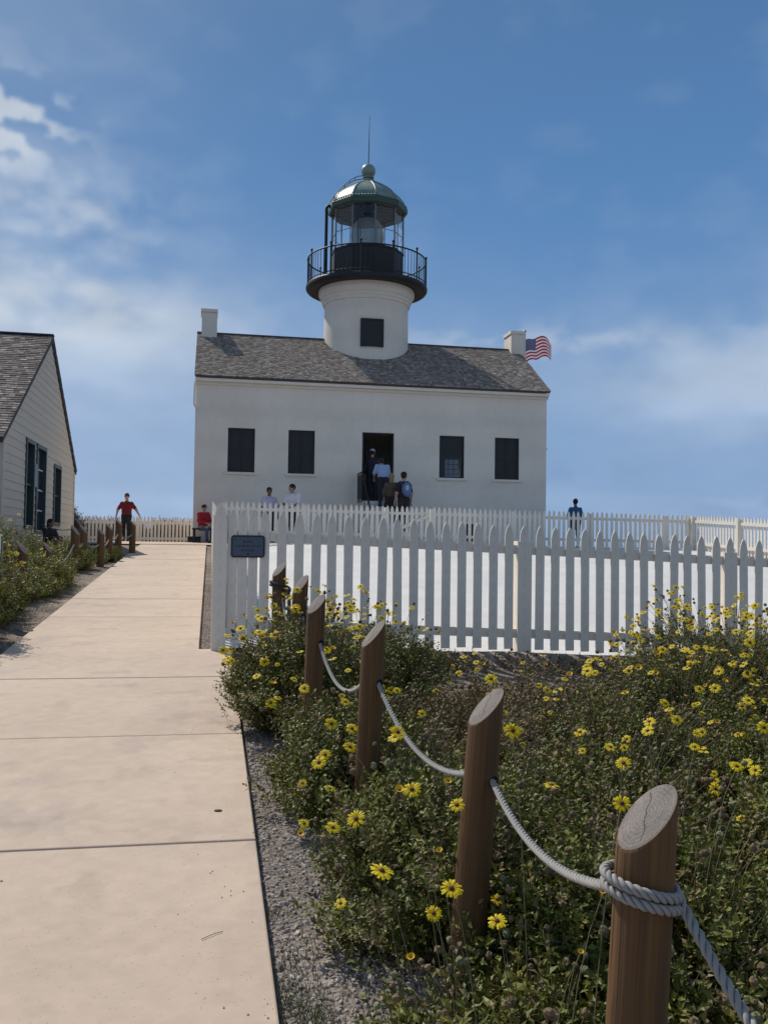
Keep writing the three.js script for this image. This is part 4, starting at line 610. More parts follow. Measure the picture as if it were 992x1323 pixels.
// a shrub: dome of sprigs on branching stems, stalks with daisies and spent heads standing above it
function shrub(label, cx, cz, rx, rz, h, o = {}) {
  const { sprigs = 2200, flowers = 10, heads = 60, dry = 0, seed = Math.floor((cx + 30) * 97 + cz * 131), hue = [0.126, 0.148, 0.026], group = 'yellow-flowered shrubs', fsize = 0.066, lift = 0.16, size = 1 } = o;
  const r = rng(seed), y0 = base(cx, cz) - 0.06, root = thing('flowering_shrub', label, 'shrub', [cx, y0, -cz], 0, group), S_ = { root, cx, cz, rx, rz, h, y0, r, stems: [], pending: [], o }; shrubs.push(S_);
  const prof = (dx, dz) => { const q = Math.hypot(dx / rx, dz / rz); return h * Math.pow(Math.max(0, 1 - Math.pow(q, 2.4)), 0.55) * (0.74 + 0.52 * fbm((cx + dx) * 3.1 + 60, (cz + dz) * 3.1 + 60, 3, 3)); }; S_.prof = prof;
  const gnd = (dx, dz) => base(cx + dx, cz + dz) - y0 - 0.05;
  const nStem = Math.round(sprigs / 26); const tips = [];
  for (let i = 0; i < nStem; i++) { const a = r() * 6.283, q = Math.sqrt(r()) * 0.97, dx = Math.cos(a) * q * rx, dz = Math.sin(a) * q * rz, y = prof(dx, dz) * (0.7 + 0.3 * r()) + gnd(dx, dz); const b = [dx * 0.3 + (r() - 0.5) * 0.1, 0.0 + gnd(dx * 0.3, dz * 0.3), -(dz * 0.3 + (r() - 0.5) * 0.1)], t = [dx, y, -dz]; tips.push([b, t]); S_.stems.push([b, [lerp(b[0], t[0], 0.6) + (r() - 0.5) * 0.06, lerp(b[1], t[1], 0.45), lerp(b[2], t[2], 0.6) + (r() - 0.5) * 0.06], t, 0.0032, 0.0014]); }
  const inst = leafGeo.map((g) => ({ g, m: [], c: [] })), mm = new THREE.Matrix4(), Q = new THREE.Quaternion(), dir = new THREE.Vector3(), col = new THREE.Color();
  for (let i = 0; i < sprigs; i++) {
    const [b, t] = tips[Math.floor(r() * tips.length)], f = Math.pow(r(), 0.55), sx = rx * 0.10, x = lerp(b[0], t[0], f) + (r() - 0.5) * sx * 2, zz = lerp(b[2], t[2], f) + (r() - 0.5) * sx * 2, lim = prof(x, -zz) + gnd(x, -zz), y = Math.min(lerp(b[1], t[1], Math.pow(f, 1.25)) + (r() - 0.5) * 0.07, lim - 0.02); if (y < gnd(x, -zz) + 0.01) continue;
    dir.set(x / rx * 0.9 + (r() - 0.5) * 1.3, 0.75 + r() * 0.5, zz / rz * 0.9 + (r() - 0.5) * 1.3).normalize(); Q.setFromUnitVectors(UP, dir); Q.multiply(new THREE.Quaternion().setFromAxisAngle(UP, r() * 6.28)); const s = (0.75 + 0.6 * r()) * size; mm.compose(new THREE.Vector3(x, y - 0.05, zz), Q, new THREE.Vector3(s, s, s));
    const k = inst[Math.floor(r() * 3)]; k.m.push(mm.clone()); const v = 0.65 + 0.75 * r(), br = r() < 0.13 + dry ? 1 : 0, yl = r() * r() * 0.8; k.c.push(br ? [0.19 * v, 0.14 * v, 0.07 * v] : [hue[0] * v * (1 + yl), hue[1] * v * (1 + 0.4 * yl), hue[2] * v]);
  }
  for (const k of inst) { if (!k.m.length) continue; const im = shadowed(new THREE.InstancedMesh(k.g, M.leaf, k.m.length)); k.m.forEach((m, i) => { im.setMatrixAt(i, m); im.setColorAt(i, col.setRGB(...k.c[i])); }); im.name = 'foliage'; im.userData.kind = 'stuff'; root.add(im); }
  const stalk = () => { const a = r() * 6.283, q = Math.sqrt(r()) * 1.06, dx = Math.cos(a) * q * rx, dz = Math.sin(a) * q * rz; return [dx, gnd(dx, dz) + Math.max(0.08, prof(dx * 0.9, dz * 0.9)) + lift * (0.15 + 0.85 * r()), -dz]; };
  for (let i = 0; i < flowers; i++) S_.pending.push({ p: stalk(), d: fsize * (0.55 + 0.65 * r()), k: r() < 0.22 ? 3 : Math.floor(r() * 3) });
  S_.heads = []; for (let i = 0; i < heads; i++) { const p = stalk(); p[1] -= lift * 0.35 * r(); S_.heads.push({ p, d: 0.012 + 0.014 * r(), green: r() < 0.22 }); }
  return S_;
}
// a daisy where the photograph shows one: joins the nearest shrub
function daisyAt(u, v, d, px, kind) { const p = at(u, v, d); let best = null, bd = 1e9; for (const s of shrubs) { const q = Math.hypot((p.x - s.cx) / s.rx, (-p.z - s.cz) / s.rz); if (q < bd) { bd = q; best = s; } } best.pending.push({ p: [p.x - best.cx, p.y - best.y0, p.z + best.cz], d: px * d / FOCAL, k: kind ?? Math.floor(best.r() * 3), seen: true }); }
function stemTube(a, m, b, r0, r1) { // light three-sided tube on a quadratic curve
  const n = 4, pos = [], idx = [], P = (t) => [0, 1, 2].map((k) => (1 - t) * (1 - t) * a[k] + 2 * t * (1 - t) * m[k] + t * t * b[k]);
  for (let i = 0; i <= n; i++) { const t = i / n, p = P(t), r = lerp(r0, r1, t); for (let j = 0; j < 3; j++) { const q = j * 2.094; pos.push(p[0] + Math.cos(q) * r, p[1], p[2] + Math.sin(q) * r); } }
  for (let i = 0; i < n; i++) for (let j = 0; j < 3; j++) { const k = i * 3 + j, l = i * 3 + (j + 1) % 3; idx.push(k, l, k + 3, l, l + 3, k + 3); } return [pos, idx];
}
function finishShrub(s) {
  const { r, root } = s, toCam = new THREE.Vector3(), n = new THREE.Vector3(), Q = new THREE.Quaternion(), green = [];
  const foot = (p) => [p[0] * 0.62 + (r() - 0.5) * 0.08, Math.max(0.02, Math.min(p[1] * 0.5, s.prof(p[0] * 0.6, -p[2] * 0.6) * 0.6)), p[2] * 0.62 + (r() - 0.5) * 0.08];
  const bend = (f, p) => [lerp(f[0], p[0], 0.35), lerp(f[1], p[1], 0.72), lerp(f[2], p[2], 0.35)];
  for (const fl of s.pending) {
    const w = new THREE.Vector3(fl.p[0] + s.cx, fl.p[1] + s.y0, fl.p[2] - s.cz); toCam.copy(EYE).sub(w).normalize(); n.set((r() - 0.5) * 0.9, 0.8, (r() - 0.5) * 0.9).addScaledVector(toCam, fl.seen ? 0.9 : 0.5).normalize();
    const m = part('flower', flowerGeo[fl.k], M.flower, root); m.position.set(...fl.p); Q.setFromUnitVectors(UP, n).multiply(new THREE.Quaternion().setFromAxisAngle(UP, r() * 6.28)); m.quaternion.copy(Q); m.scale.setScalar(fl.d);
    const e = [fl.p[0] - n.x * fl.d * 0.1, fl.p[1] - n.y * fl.d * 0.1, fl.p[2] - n.z * fl.d * 0.1], f = foot(fl.p); green.push(stemTube(f, bend(f, e), e, 0.0017, 0.0012));
  }
  const col = new THREE.Color(), im = s.heads.length ? shadowed(new THREE.InstancedMesh(seedGeo, M.seed, s.heads.length)) : null, dryS = [], o = new THREE.Object3D();
  s.heads.forEach((hd, i) => { o.position.set(...hd.p); o.rotation.set((r() - 0.5) * 1.6, r() * 6.28, (r() - 0.5) * 1.6); o.scale.set(hd.d, hd.d * (0.9 + 0.5 * r()), hd.d); o.updateMatrix(); im.setMatrixAt(i, o.matrix); const v = 0.6 + 0.8 * r(); im.setColorAt(i, hd.green ? col.setRGB(0.15 * v, 0.155 * v, 0.07 * v) : col.setRGB(0.15 * v, 0.103 * v, 0.053 * v)); const f = foot(hd.p); (r() < 0.5 ? green : dryS).push(stemTube(f, bend(f, hd.p), hd.p, 0.0014, 0.001)); });
  if (im) { im.name = 'seed_heads'; im.userData.kind = 'stuff'; root.add(im); }
  for (const [a, m, b, r0, r1] of s.stems) green.push(stemTube(a, m, b, r0, r1));
  for (const [list, m] of [[green, M.stem], [dryS, M.dryStem]]) { if (!list.length) continue; const pos = [], idx = []; for (const [p, i] of list) { const k = pos.length / 3; for (const v of p) pos.push(v); for (const v of i) idx.push(v + k); } const g = new THREE.BufferGeometry(); g.setAttribute('position', new THREE.Float32BufferAttribute(pos, 3)); g.setAttribute('uv', new THREE.Float32BufferAttribute(new Float32Array(pos.length / 3 * 2), 2)); g.setIndex(idx); g.computeVertexNormals(); const sm_ = part('stems', g, m, root); sm_.userData.kind = 'stuff'; }
}
{
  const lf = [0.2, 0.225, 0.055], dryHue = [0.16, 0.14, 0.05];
  // right bed, by the path
  shrub('bushy yellow-flowered shrub spilling over the path edge around the farther rope posts', 0.66, 6.45, 0.54, 0.95, 0.72, { sprigs: 5200, flowers: 125, heads: 150, lift: 0.24 });
  shrub('small flowering shrub between the last rope posts and the tall picket fence', 1.35, 7.25, 0.6, 0.7, 0.66, { sprigs: 3000, flowers: 46, heads: 60, lift: 0.24 });
  shrub('leafy shrub left of the third rope post, beside the gravel strip', 0.85, 4.75, 0.55, 0.75, 0.56, { sprigs: 3600, flowers: 7, heads: 90 });
  shrub('dark shrub around the foot of the second rope post, bending over the gravel', 0.98, 3.45, 0.56, 0.72, 0.60, { sprigs: 4200, flowers: 2, heads: 110 });
  shrub('low sprawling shrub in front of the second rope post', 0.86, 2.35, 0.42, 0.55, 0.30, { sprigs: 2400, flowers: 0, heads: 80, lift: 0.2 });
  shrub('dark green shrub between the two nearest rope posts', 1.45, 2.75, 0.56, 0.6, 0.56, { sprigs: 4200, flowers: 2, heads: 110 });
  shrub('dark shrub right beside the nearest rope post', 1.42, 1.75, 0.5, 0.5, 0.46, { sprigs: 3800, flowers: 0, heads: 90 });
  shrub('shrub at the lower corner, behind the rope in front', 2.05, 2.15, 0.55, 0.6, 0.56, { sprigs: 3600, flowers: 2, heads: 80 });
  shrub('shrub with many spent brown heads behind the second rope post', 1.75, 3.9, 0.62, 0.75, 0.52, { sprigs: 3600, flowers: 5, heads: 150, dry: 0.1 });
  shrub('wide shrub on the slope to the right of the nearest post', 2.45, 3.25, 0.68, 0.75, 0.60, { sprigs: 3800, flowers: 12, heads: 120 });
  shrub('shrub by the right border, halfway up the flower bed', 3.3, 4.3, 0.8, 0.85, 0.66, { sprigs: 3800, flowers: 36, heads: 150 });
  shrub('shrub full of spent heads in the middle of the flower bed', 2.35, 4.95, 0.75, 0.85, 0.55, { sprigs: 3400, flowers: 26, heads: 210, dry: 0.08 });
  shrub('thin dry shrub on bare soil behind the third rope post', 1.65, 5.75, 0.6, 0.8, 0.40, { sprigs: 1000, flowers: 12, heads: 130, dry: 0.35, hue: dryHue });
  shrub('dry straggling plant before the middle of the tall picket fence', 2.5, 6.75, 0.7, 0.7, 0.36, { sprigs: 850, flowers: 14, heads: 110, dry: 0.4, hue: dryHue });
  shrub('tall mound of yellow flowers under the tall picket fence', 4.15, 6.7, 0.95, 0.95, 0.86, { sprigs: 4200, flowers: 190, heads: 190, lift: 0.2 });
  shrub('flower-topped shrub sloping down from the tall mound', 3.25, 6.0, 0.75, 0.85, 0.62, { sprigs: 3000, flowers: 95, heads: 170 });
  shrub('highest flowering shrub by the right border, against the pickets', 5.5, 7.0, 0.95, 1.0, 0.95, { sprigs: 3800, flowers: 150, heads: 150, lift: 0.2 });
  shrub('dense flowering shrub by the right border, below the highest one', 4.5, 5.3, 0.85, 0.85, 0.78, { sprigs: 3600, flowers: 62, heads: 150 });
  // low dead weeds along the foot of the tall fence
  shrub('low strip of brown dead weeds along the foot of the tall fence', 2.9, 8.75, 1.6, 0.28, 0.12, { sprigs: 700, flowers: 0, heads: 60, dry: 0.9, hue: dryHue, lift: 0.05, group: undefined });
  // left bed, in sun
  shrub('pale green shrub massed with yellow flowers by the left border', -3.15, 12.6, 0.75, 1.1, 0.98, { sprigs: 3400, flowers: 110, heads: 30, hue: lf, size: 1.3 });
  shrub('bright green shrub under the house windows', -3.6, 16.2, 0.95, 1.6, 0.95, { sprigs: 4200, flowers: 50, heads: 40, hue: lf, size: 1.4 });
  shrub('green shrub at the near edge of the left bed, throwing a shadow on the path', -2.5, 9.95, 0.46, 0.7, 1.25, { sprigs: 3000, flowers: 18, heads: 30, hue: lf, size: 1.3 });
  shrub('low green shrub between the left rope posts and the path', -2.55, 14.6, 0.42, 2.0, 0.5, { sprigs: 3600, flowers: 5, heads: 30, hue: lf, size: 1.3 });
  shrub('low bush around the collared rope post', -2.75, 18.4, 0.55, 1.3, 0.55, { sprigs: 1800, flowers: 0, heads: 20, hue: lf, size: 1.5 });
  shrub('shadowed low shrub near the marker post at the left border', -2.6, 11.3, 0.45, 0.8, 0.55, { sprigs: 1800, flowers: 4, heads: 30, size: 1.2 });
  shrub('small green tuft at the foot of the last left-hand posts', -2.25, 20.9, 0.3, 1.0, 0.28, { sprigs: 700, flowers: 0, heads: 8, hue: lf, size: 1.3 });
  // daisies seen singly: pixel, distance, width in pixels
  for (const a of [[532, 1020, 2.6, 26], [516, 1021, 2.62, 20, 3], [460, 1058, 2.6, 27], [430, 1069, 2.65, 22], [493, 1125, 2.15, 35], [583, 1148, 2.2, 33], [642, 1190, 2.2, 28], [560, 1180, 2.2, 24], [531, 1237, 2.1, 17, 3], [440, 1167, 2.3, 18], [388, 1077, 2.75, 15, 3], [393, 1064, 2.8, 15], [662, 944, 2.75, 26], [514, 946, 3.6, 24], [590, 1040, 2.9, 23], [567, 1099, 2.6, 14, 3], [803, 1038, 1.95, 27], [826, 1045, 1.97, 24], [779, 1152, 1.9, 15, 3], [750, 1230, 1.9, 13, 3], [634, 877, 3.9, 19], [412, 985, 3.6, 22], [420, 975, 3.7, 18], [391, 1012, 3.2, 12], [452, 965, 4.0, 20], [428, 935, 4.3, 20], [498, 900, 4.2, 14], [545, 922, 3.7, 13], [951, 990, 2.6, 22], [975, 995, 2.6, 20], [836, 944, 3.2, 20], [874, 930, 3.4, 18], [788, 965, 3.2, 18], [966, 905, 3.9, 20], [923, 889, 4.1, 18], [806, 966, 3.3, 13], [752, 970, 3.1, 12], [897, 965, 3.1, 16], [986, 940, 3.1, 22], [968, 830, 4.9, 18], [350, 908, 5.6, 16], [397, 898, 5.7, 18], [342, 855, 5.9, 15], [288, 840, 6.1, 14], [355, 820, 6.2, 16], [405, 830, 5.9, 14]]) daisyAt(...a);
  for (const s of shrubs) finishShrub(s);
}

// ---------------------------------------------------------------- gravel, weeds and litter
{
  const r = rng(404), geos = [0, 1].map((k) => { const g = new THREE.IcosahedronGeometry(0.5, 0), p = g.attributes.position; for (let i = 0; i < p.count; i++) { const q = 0.7 + 0.6 * hsh(Math.round(p.getX(i) * 7 + 30), Math.round(p.getY(i) * 7 + 30), Math.round(p.getZ(i) * 7 + 30 + k * 9)); p.setXYZ(i, p.getX(i) * q, p.getY(i) * q * 0.65, p.getZ(i) * q); } g.computeVertexNormals(); return g; });
  const o = new THREE.Object3D(), col = new THREE.Color(), m = mat({ color: [1, 1, 1], roughness: 0.95 });
  const spots = [[0.25, 1.3, 1.6, 8.9, 24000, 1.15], [-0.075, 0.03, 9.3, 20, 1800, 1], [-2.7, -1.91, 8, 24, 3500, 1.4], [1.2, 3.6, 5.2, 9.0, 2600, 1.2], [-0.1, 0.23, 1.8, 8, 160, 0.45], [-1.7, 0.2, 1.8, 20, 90, 0.4]];
  geos.forEach((g, gi) => {
    const list = []; for (const [x0, x1, z0, z1, n, big] of spots) for (let i = 0; i < n / 2; i++) { const x = lerp(x0, x1, x1 - x0 > 0.6 ? Math.pow(r(), 1.15) : r()), z = lerp(z0, z1, Math.pow(r(), 1.6)), s = (0.005 + 0.013 * Math.pow(r(), 2.6) + (r() < 0.012 ? 0.016 : 0)) * big; list.push([x, z, s]); }
    const im = shadowed(new THREE.InstancedMesh(g, m, list.length)); list.forEach(([x, z, s], i) => { o.position.set(x, (x > -1.8 && x < 0.236 && (z < 9.2 || x < -0.09) ? pathY(z) : soil(x, z)) + s * 0.12, -z); o.rotation.set(r() * 0.6, r() * 6.28, r() * 0.6); o.scale.set(s * 1.25, s, s); o.updateMatrix(); im.setMatrixAt(i, o.matrix); const v = 0.6 + 0.75 * r(); const w = r() < 0.08 ? 1.6 : 1; im.setColorAt(i, col.setRGB(0.315 * v * w, 0.275 * v * w, 0.248 * v * w)); });
    im.name = numbered('gravel'); im.userData = { kind: 'stuff', label: gi ? 'pale grey chips scattered along the path edges' : 'grey gravel strip beside the tan path', category: 'gravel' }; scene.add(im);
  });
  // short weeds and grass blades
  const blade = (() => { const g = new THREE.BufferGeometry(); g.setAttribute('position', new THREE.Float32BufferAttribute([-0.04, 0, 0, 0.04, 0, 0, 0.03, 0.5, 0.06, -0.04, 0, 0, 0.03, 0.5, 0.06, -0.03, 0.5, 0.06, -0.03, 0.5, 0.06, 0.03, 0.5, 0.06, 0, 1, 0.28], 3)); g.setAttribute('uv', new THREE.Float32BufferAttribute(new Float32Array(18), 2)); g.computeVertexNormals(); return g; })();
  const mats = new THREE.MeshPhysicalMaterial({ roughness: 0.7, side: THREE.DoubleSide, transmission: 0.2, thickness: 0 }), list = [];
  const tufts = []; for (let i = 0; i < 22; i++) { const z = 1.9 + Math.pow(r(), 1.4) * 6; tufts.push([0.27 + Math.pow(r(), 2) * 0.45, z, 0.05 + 0.09 * r(), 40]); } for (let i = 0; i < 50; i++) tufts.push([-1.98 - r() * 0.6, 9 + r() * 14, 0.08 + 0.12 * r(), 60]); for (let i = 0; i < 60; i++) tufts.push([1.4 + r() * 2.2, 5.4 + r() * 3.6, 0.06 + 0.12 * r(), 40]);
  for (const [u, v, z] of [[400, 1270, 2.9], [385, 1290, 2.85], [420, 1275, 2.85], [380, 1210, 3.2], [365, 1230, 3.1], [372, 1310, 2.75], [385, 1255, 3.0]]) { const p = at(u, v, z); tufts.push([p.x, -p.z, 0.08, 90]); }
  for (const [x, z, R, n] of tufts) for (let i = 0; i < n; i++) list.push([x + (r() - 0.5) * 2 * R, z + (r() - 0.5) * 2 * R, 0.018 + 0.04 * r(), r()]);
  const im = shadowed(new THREE.InstancedMesh(blade, mats, list.length)); list.forEach(([x, z, s, k], i) => { o.position.set(x, soil(x, z) - 0.002, -z); o.rotation.set((r() - 0.5) * 0.9, r() * 6.28, (r() - 0.5) * 0.9); o.scale.set(s * 0.9, s, s); o.updateMatrix(); im.setMatrixAt(i, o.matrix); im.setColorAt(i, k < 0.6 ? col.setRGB(0.075, 0.115, 0.035) : col.setRGB(0.22, 0.18, 0.09)); });
  im.name = numbered('grass'); im.userData = { kind: 'stuff', label: 'short green and dry grass tufts in the gravel and beds', category: 'grass' }; scene.add(im);
  // fallen twigs and dead stalks under the shrubs
  const twigs = []; for (let i = 0; i < 900; i++) { const x = 0.45 + r() * 3.6, z = 1.7 + r() * 6.6, a = r() * 6.28, L = 0.05 + 0.16 * r(), y = soil(x, z) + 0.006; twigs.push(bar([x, y, -z], [x + Math.cos(a) * L, soil(x + Math.cos(a) * L, z - Math.sin(a) * L) + 0.008 + 0.03 * r(), -z + Math.sin(a) * L], 0.0022, 3, 0.001)); }
  const tw = part(numbered('twig_litter'), twigs, mat({ color: [0.19, 0.14, 0.10], roughness: 0.95 }), scene); tw.userData = { kind: 'stuff', label: 'dead twigs and stalks littering the flower bed', category: 'litter' };
  // a bent fence-side stone, a white stone, and bits on the path
  for (const [u, v, z, s, c, label] of [[516, 1307, 2.55, 0.028, [0.5, 0.48, 0.46], 'small white stone on the gravel at the lower edge of the picture'], [510, 1296, 2.6, 0.05, [0.2, 0.175, 0.16], 'brown clod behind the small white stone'], [503, 1308, 2.58, 0.018, [0.42, 0.42, 0.43], 'pale pebble touching the small white stone']]) { const p = at(u, v, z), x = p.x, y = soil(p.x, z); const g = new THREE.IcosahedronGeometry(s * 0.5, 2), q = g.attributes.position; for (let i = 0; i < q.count; i++) { const k = 0.8 + 0.45 * vnoise(q.getX(i) / s * 3 + 9, q.getY(i) / s * 3 + 9, q.getZ(i) / s * 3 + 9); q.setXYZ(i, q.getX(i) * k * 1.15, q.getY(i) * k * 0.75, q.getZ(i) * k); } g.computeVertexNormals(); const m2 = part(numbered('stone'), g, mat({ color: c, roughness: 0.9 }), scene); m2.position.set(x, y + s * 0.28, -z); m2.userData = { label, category: 'stone' }; }
  { const z = 4.632, g = new THREE.CylinderGeometry(0.014, 0.016, 0.006, 10).scale(1.3, 1, 0.8); const m3 = part(numbered('bottle_cap'), g, mat({ color: [0.05, 0.045, 0.042] }), scene); m3.position.set(0.07, pathY(z) + 0.0035, -z); m3.userData = { label: 'small dark disc lying on the tan path', category: 'cap' }; }
  const tg = [[275, 1212, 3.35], [320, 1284, 2.86], [302, 1197, 3.4]]; { const p = at(...tg[0]); const a = tube([[p.x - 0.04, pathY(3.33) + 0.003, -3.33], [p.x, pathY(3.36) + 0.004, -3.36], [p.x + 0.035, pathY(3.38) + 0.003, -3.38]], 0.0015, 8, 4); const m4 = part(numbered('twig'), a, mat({ color: [0.16, 0.13, 0.1] }), scene); m4.userData = { label: 'single thin twig lying on the nearest path slab', category: 'twig' }; }
}
// scrub beyond the left fence and by the house corner
{
  const bush = (label, cx, cz, rx, rz, h, n, hue, seed) => { const s = shrub(label, cx, cz, rx, rz, h, { sprigs: n, flowers: 0, heads: 0, hue, seed, size: 2.2, group: 'dark scrub beyond the fence' }); s.root.name = numbered('scrub_bush'); s.root.userData.category = 'bush'; finishShrub(s); };
  bush('dark scrub bush between the house corner and the left end of the fence', -5.1, 34.6, 0.55, 0.6, 1.35, 1500, [0.035, 0.05, 0.024], 5);
  bush('dark scrub behind the fence pickets, left of the walking man', -4.2, 38.2, 1.5, 1.0, 0.95, 2200, [0.04, 0.05, 0.03], 6);
  bush('dark scrub behind the fence pickets, right of the walking man', -1.8, 38.4, 1.9, 1.0, 0.95, 2600, [0.04, 0.05, 0.03], 7);
}

// ---------------------------------------------------------------- people
// a field of tapered capsules joined with a smooth minimum, meshed by surface nets
function capsule(a, b, ra, rb) { // tapered
  const bax = b[0] - a[0], bay = b[1] - a[1], baz = b[2] - a[2], l2 = bax * bax + bay * bay + baz * baz + 1e-9;
  return (x, y, z) => { const px = x - a[0], py = y - a[1], pz = z - a[2], t = Math.min(1, Math.max(0, (px * bax + py * bay + pz * baz) / l2)), dx = px - bax * t, dy = py - bay * t, dz = pz - baz * t; return Math.sqrt(dx * dx + dy * dy + dz * dz) - (ra + (rb - ra) * t); };
}
const ellip = (c, r) => (x, y, z) => { const a = (x - c[0]) / r[0], b = (y - c[1]) / r[1], d = (z - c[2]) / r[2], k = Math.sqrt(a * a + b * b + d * d); return (k - 1) * Math.min(r[0], r[1], r[2]); };
const blend = (list, k) => (x, y, z) => { let d = 1e9; for (const f of list) { const e = f(x, y, z); if (d > 1e8) { d = e; continue; } const h = Math.max(0, k - Math.abs(d - e)) / k; d = Math.min(d, e) - h * h * k * 0.25; } return d; };
function nets(f, lo, hi, cell) {
  const nx = Math.ceil((hi[0] - lo[0]) / cell) + 1, ny = Math.ceil((hi[1] - lo[1]) / cell) + 1, nz = Math.ceil((hi[2] - lo[2]) / cell) + 1, F = new Float32Array(nx * ny * nz), I = (i, j, k) => (k * ny + j) * nx + i;
  for (let k = 0; k < nz; k++) for (let j = 0; j < ny; j++) for (let i = 0; i < nx; i++) F[I(i, j, k)] = f(lo[0] + i * cell, lo[1] + j * cell, lo[2] + k * cell);
  const vid = new Int32Array(nx * ny * nz).fill(-1), pos = [], idx = [], E = [[0, 1], [2, 3], [4, 5], [6, 7], [0, 2], [1, 3], [4, 6], [5, 7], [0, 4], [1, 5], [2, 6], [3, 7]], v = new Float32Array(8);
  for (let k = 0; k < nz - 1; k++) for (let j = 0; j < ny - 1; j++) for (let i = 0; i < nx - 1; i++) {
    let s = 0; for (let c = 0; c < 8; c++) { v[c] = F[I(i + (c & 1), j + (c >> 1 & 1), k + (c >> 2))]; if (v[c] < 0) s++; } if (s === 0 || s === 8) continue;
    let x = 0, y = 0, z = 0, n = 0; for (const [a, b] of E) if ((v[a] < 0) !== (v[b] < 0)) { const t = v[a] / (v[a] - v[b]); x += lerp(a & 1, b & 1, t); y += lerp(a >> 1 & 1, b >> 1 & 1, t); z += lerp(a >> 2, b >> 2, t); n++; }
    vid[I(i, j, k)] = pos.length / 3; pos.push(lo[0] + (i + x / n) * cell, lo[1] + (j + y / n) * cell, lo[2] + (k + z / n) * cell);
  }
  const q = (a, b, c, d, fl) => { if (a < 0 || b < 0 || c < 0 || d < 0) return; fl ? idx.push(a, b, c, a, c, d) : idx.push(a, c, b, a, d, c); };
  for (let k = 1; k < nz - 1; k++) for (let j = 1; j < ny - 1; j++) for (let i = 1; i < nx - 1; i++) {
    const a = F[I(i, j, k)] < 0; if (a !== (F[I(i + 1, j, k)] < 0)) q(vid[I(i, j - 1, k - 1)], vid[I(i, j, k - 1)], vid[I(i, j, k)], vid[I(i, j - 1, k)], a);
    if (a !== (F[I(i, j + 1, k)] < 0)) q(vid[I(i - 1, j, k - 1)], vid[I(i - 1, j, k)], vid[I(i, j, k)], vid[I(i, j, k - 1)], a);
    if (a !== (F[I(i, j, k + 1)] < 0)) q(vid[I(i - 1, j - 1, k)], vid[I(i, j - 1, k)], vid[I(i, j, k)], vid[I(i - 1, j, k)], a);
  }
  const g = new THREE.BufferGeometry(); g.setAttribute('position', new THREE.Float32BufferAttribute(pos, 3)); g.setAttribute('uv', new THREE.Float32BufferAttribute(new Float32Array(pos.length / 3 * 2), 2)); g.setIndex(idx); g.computeVertexNormals(); return g;
}
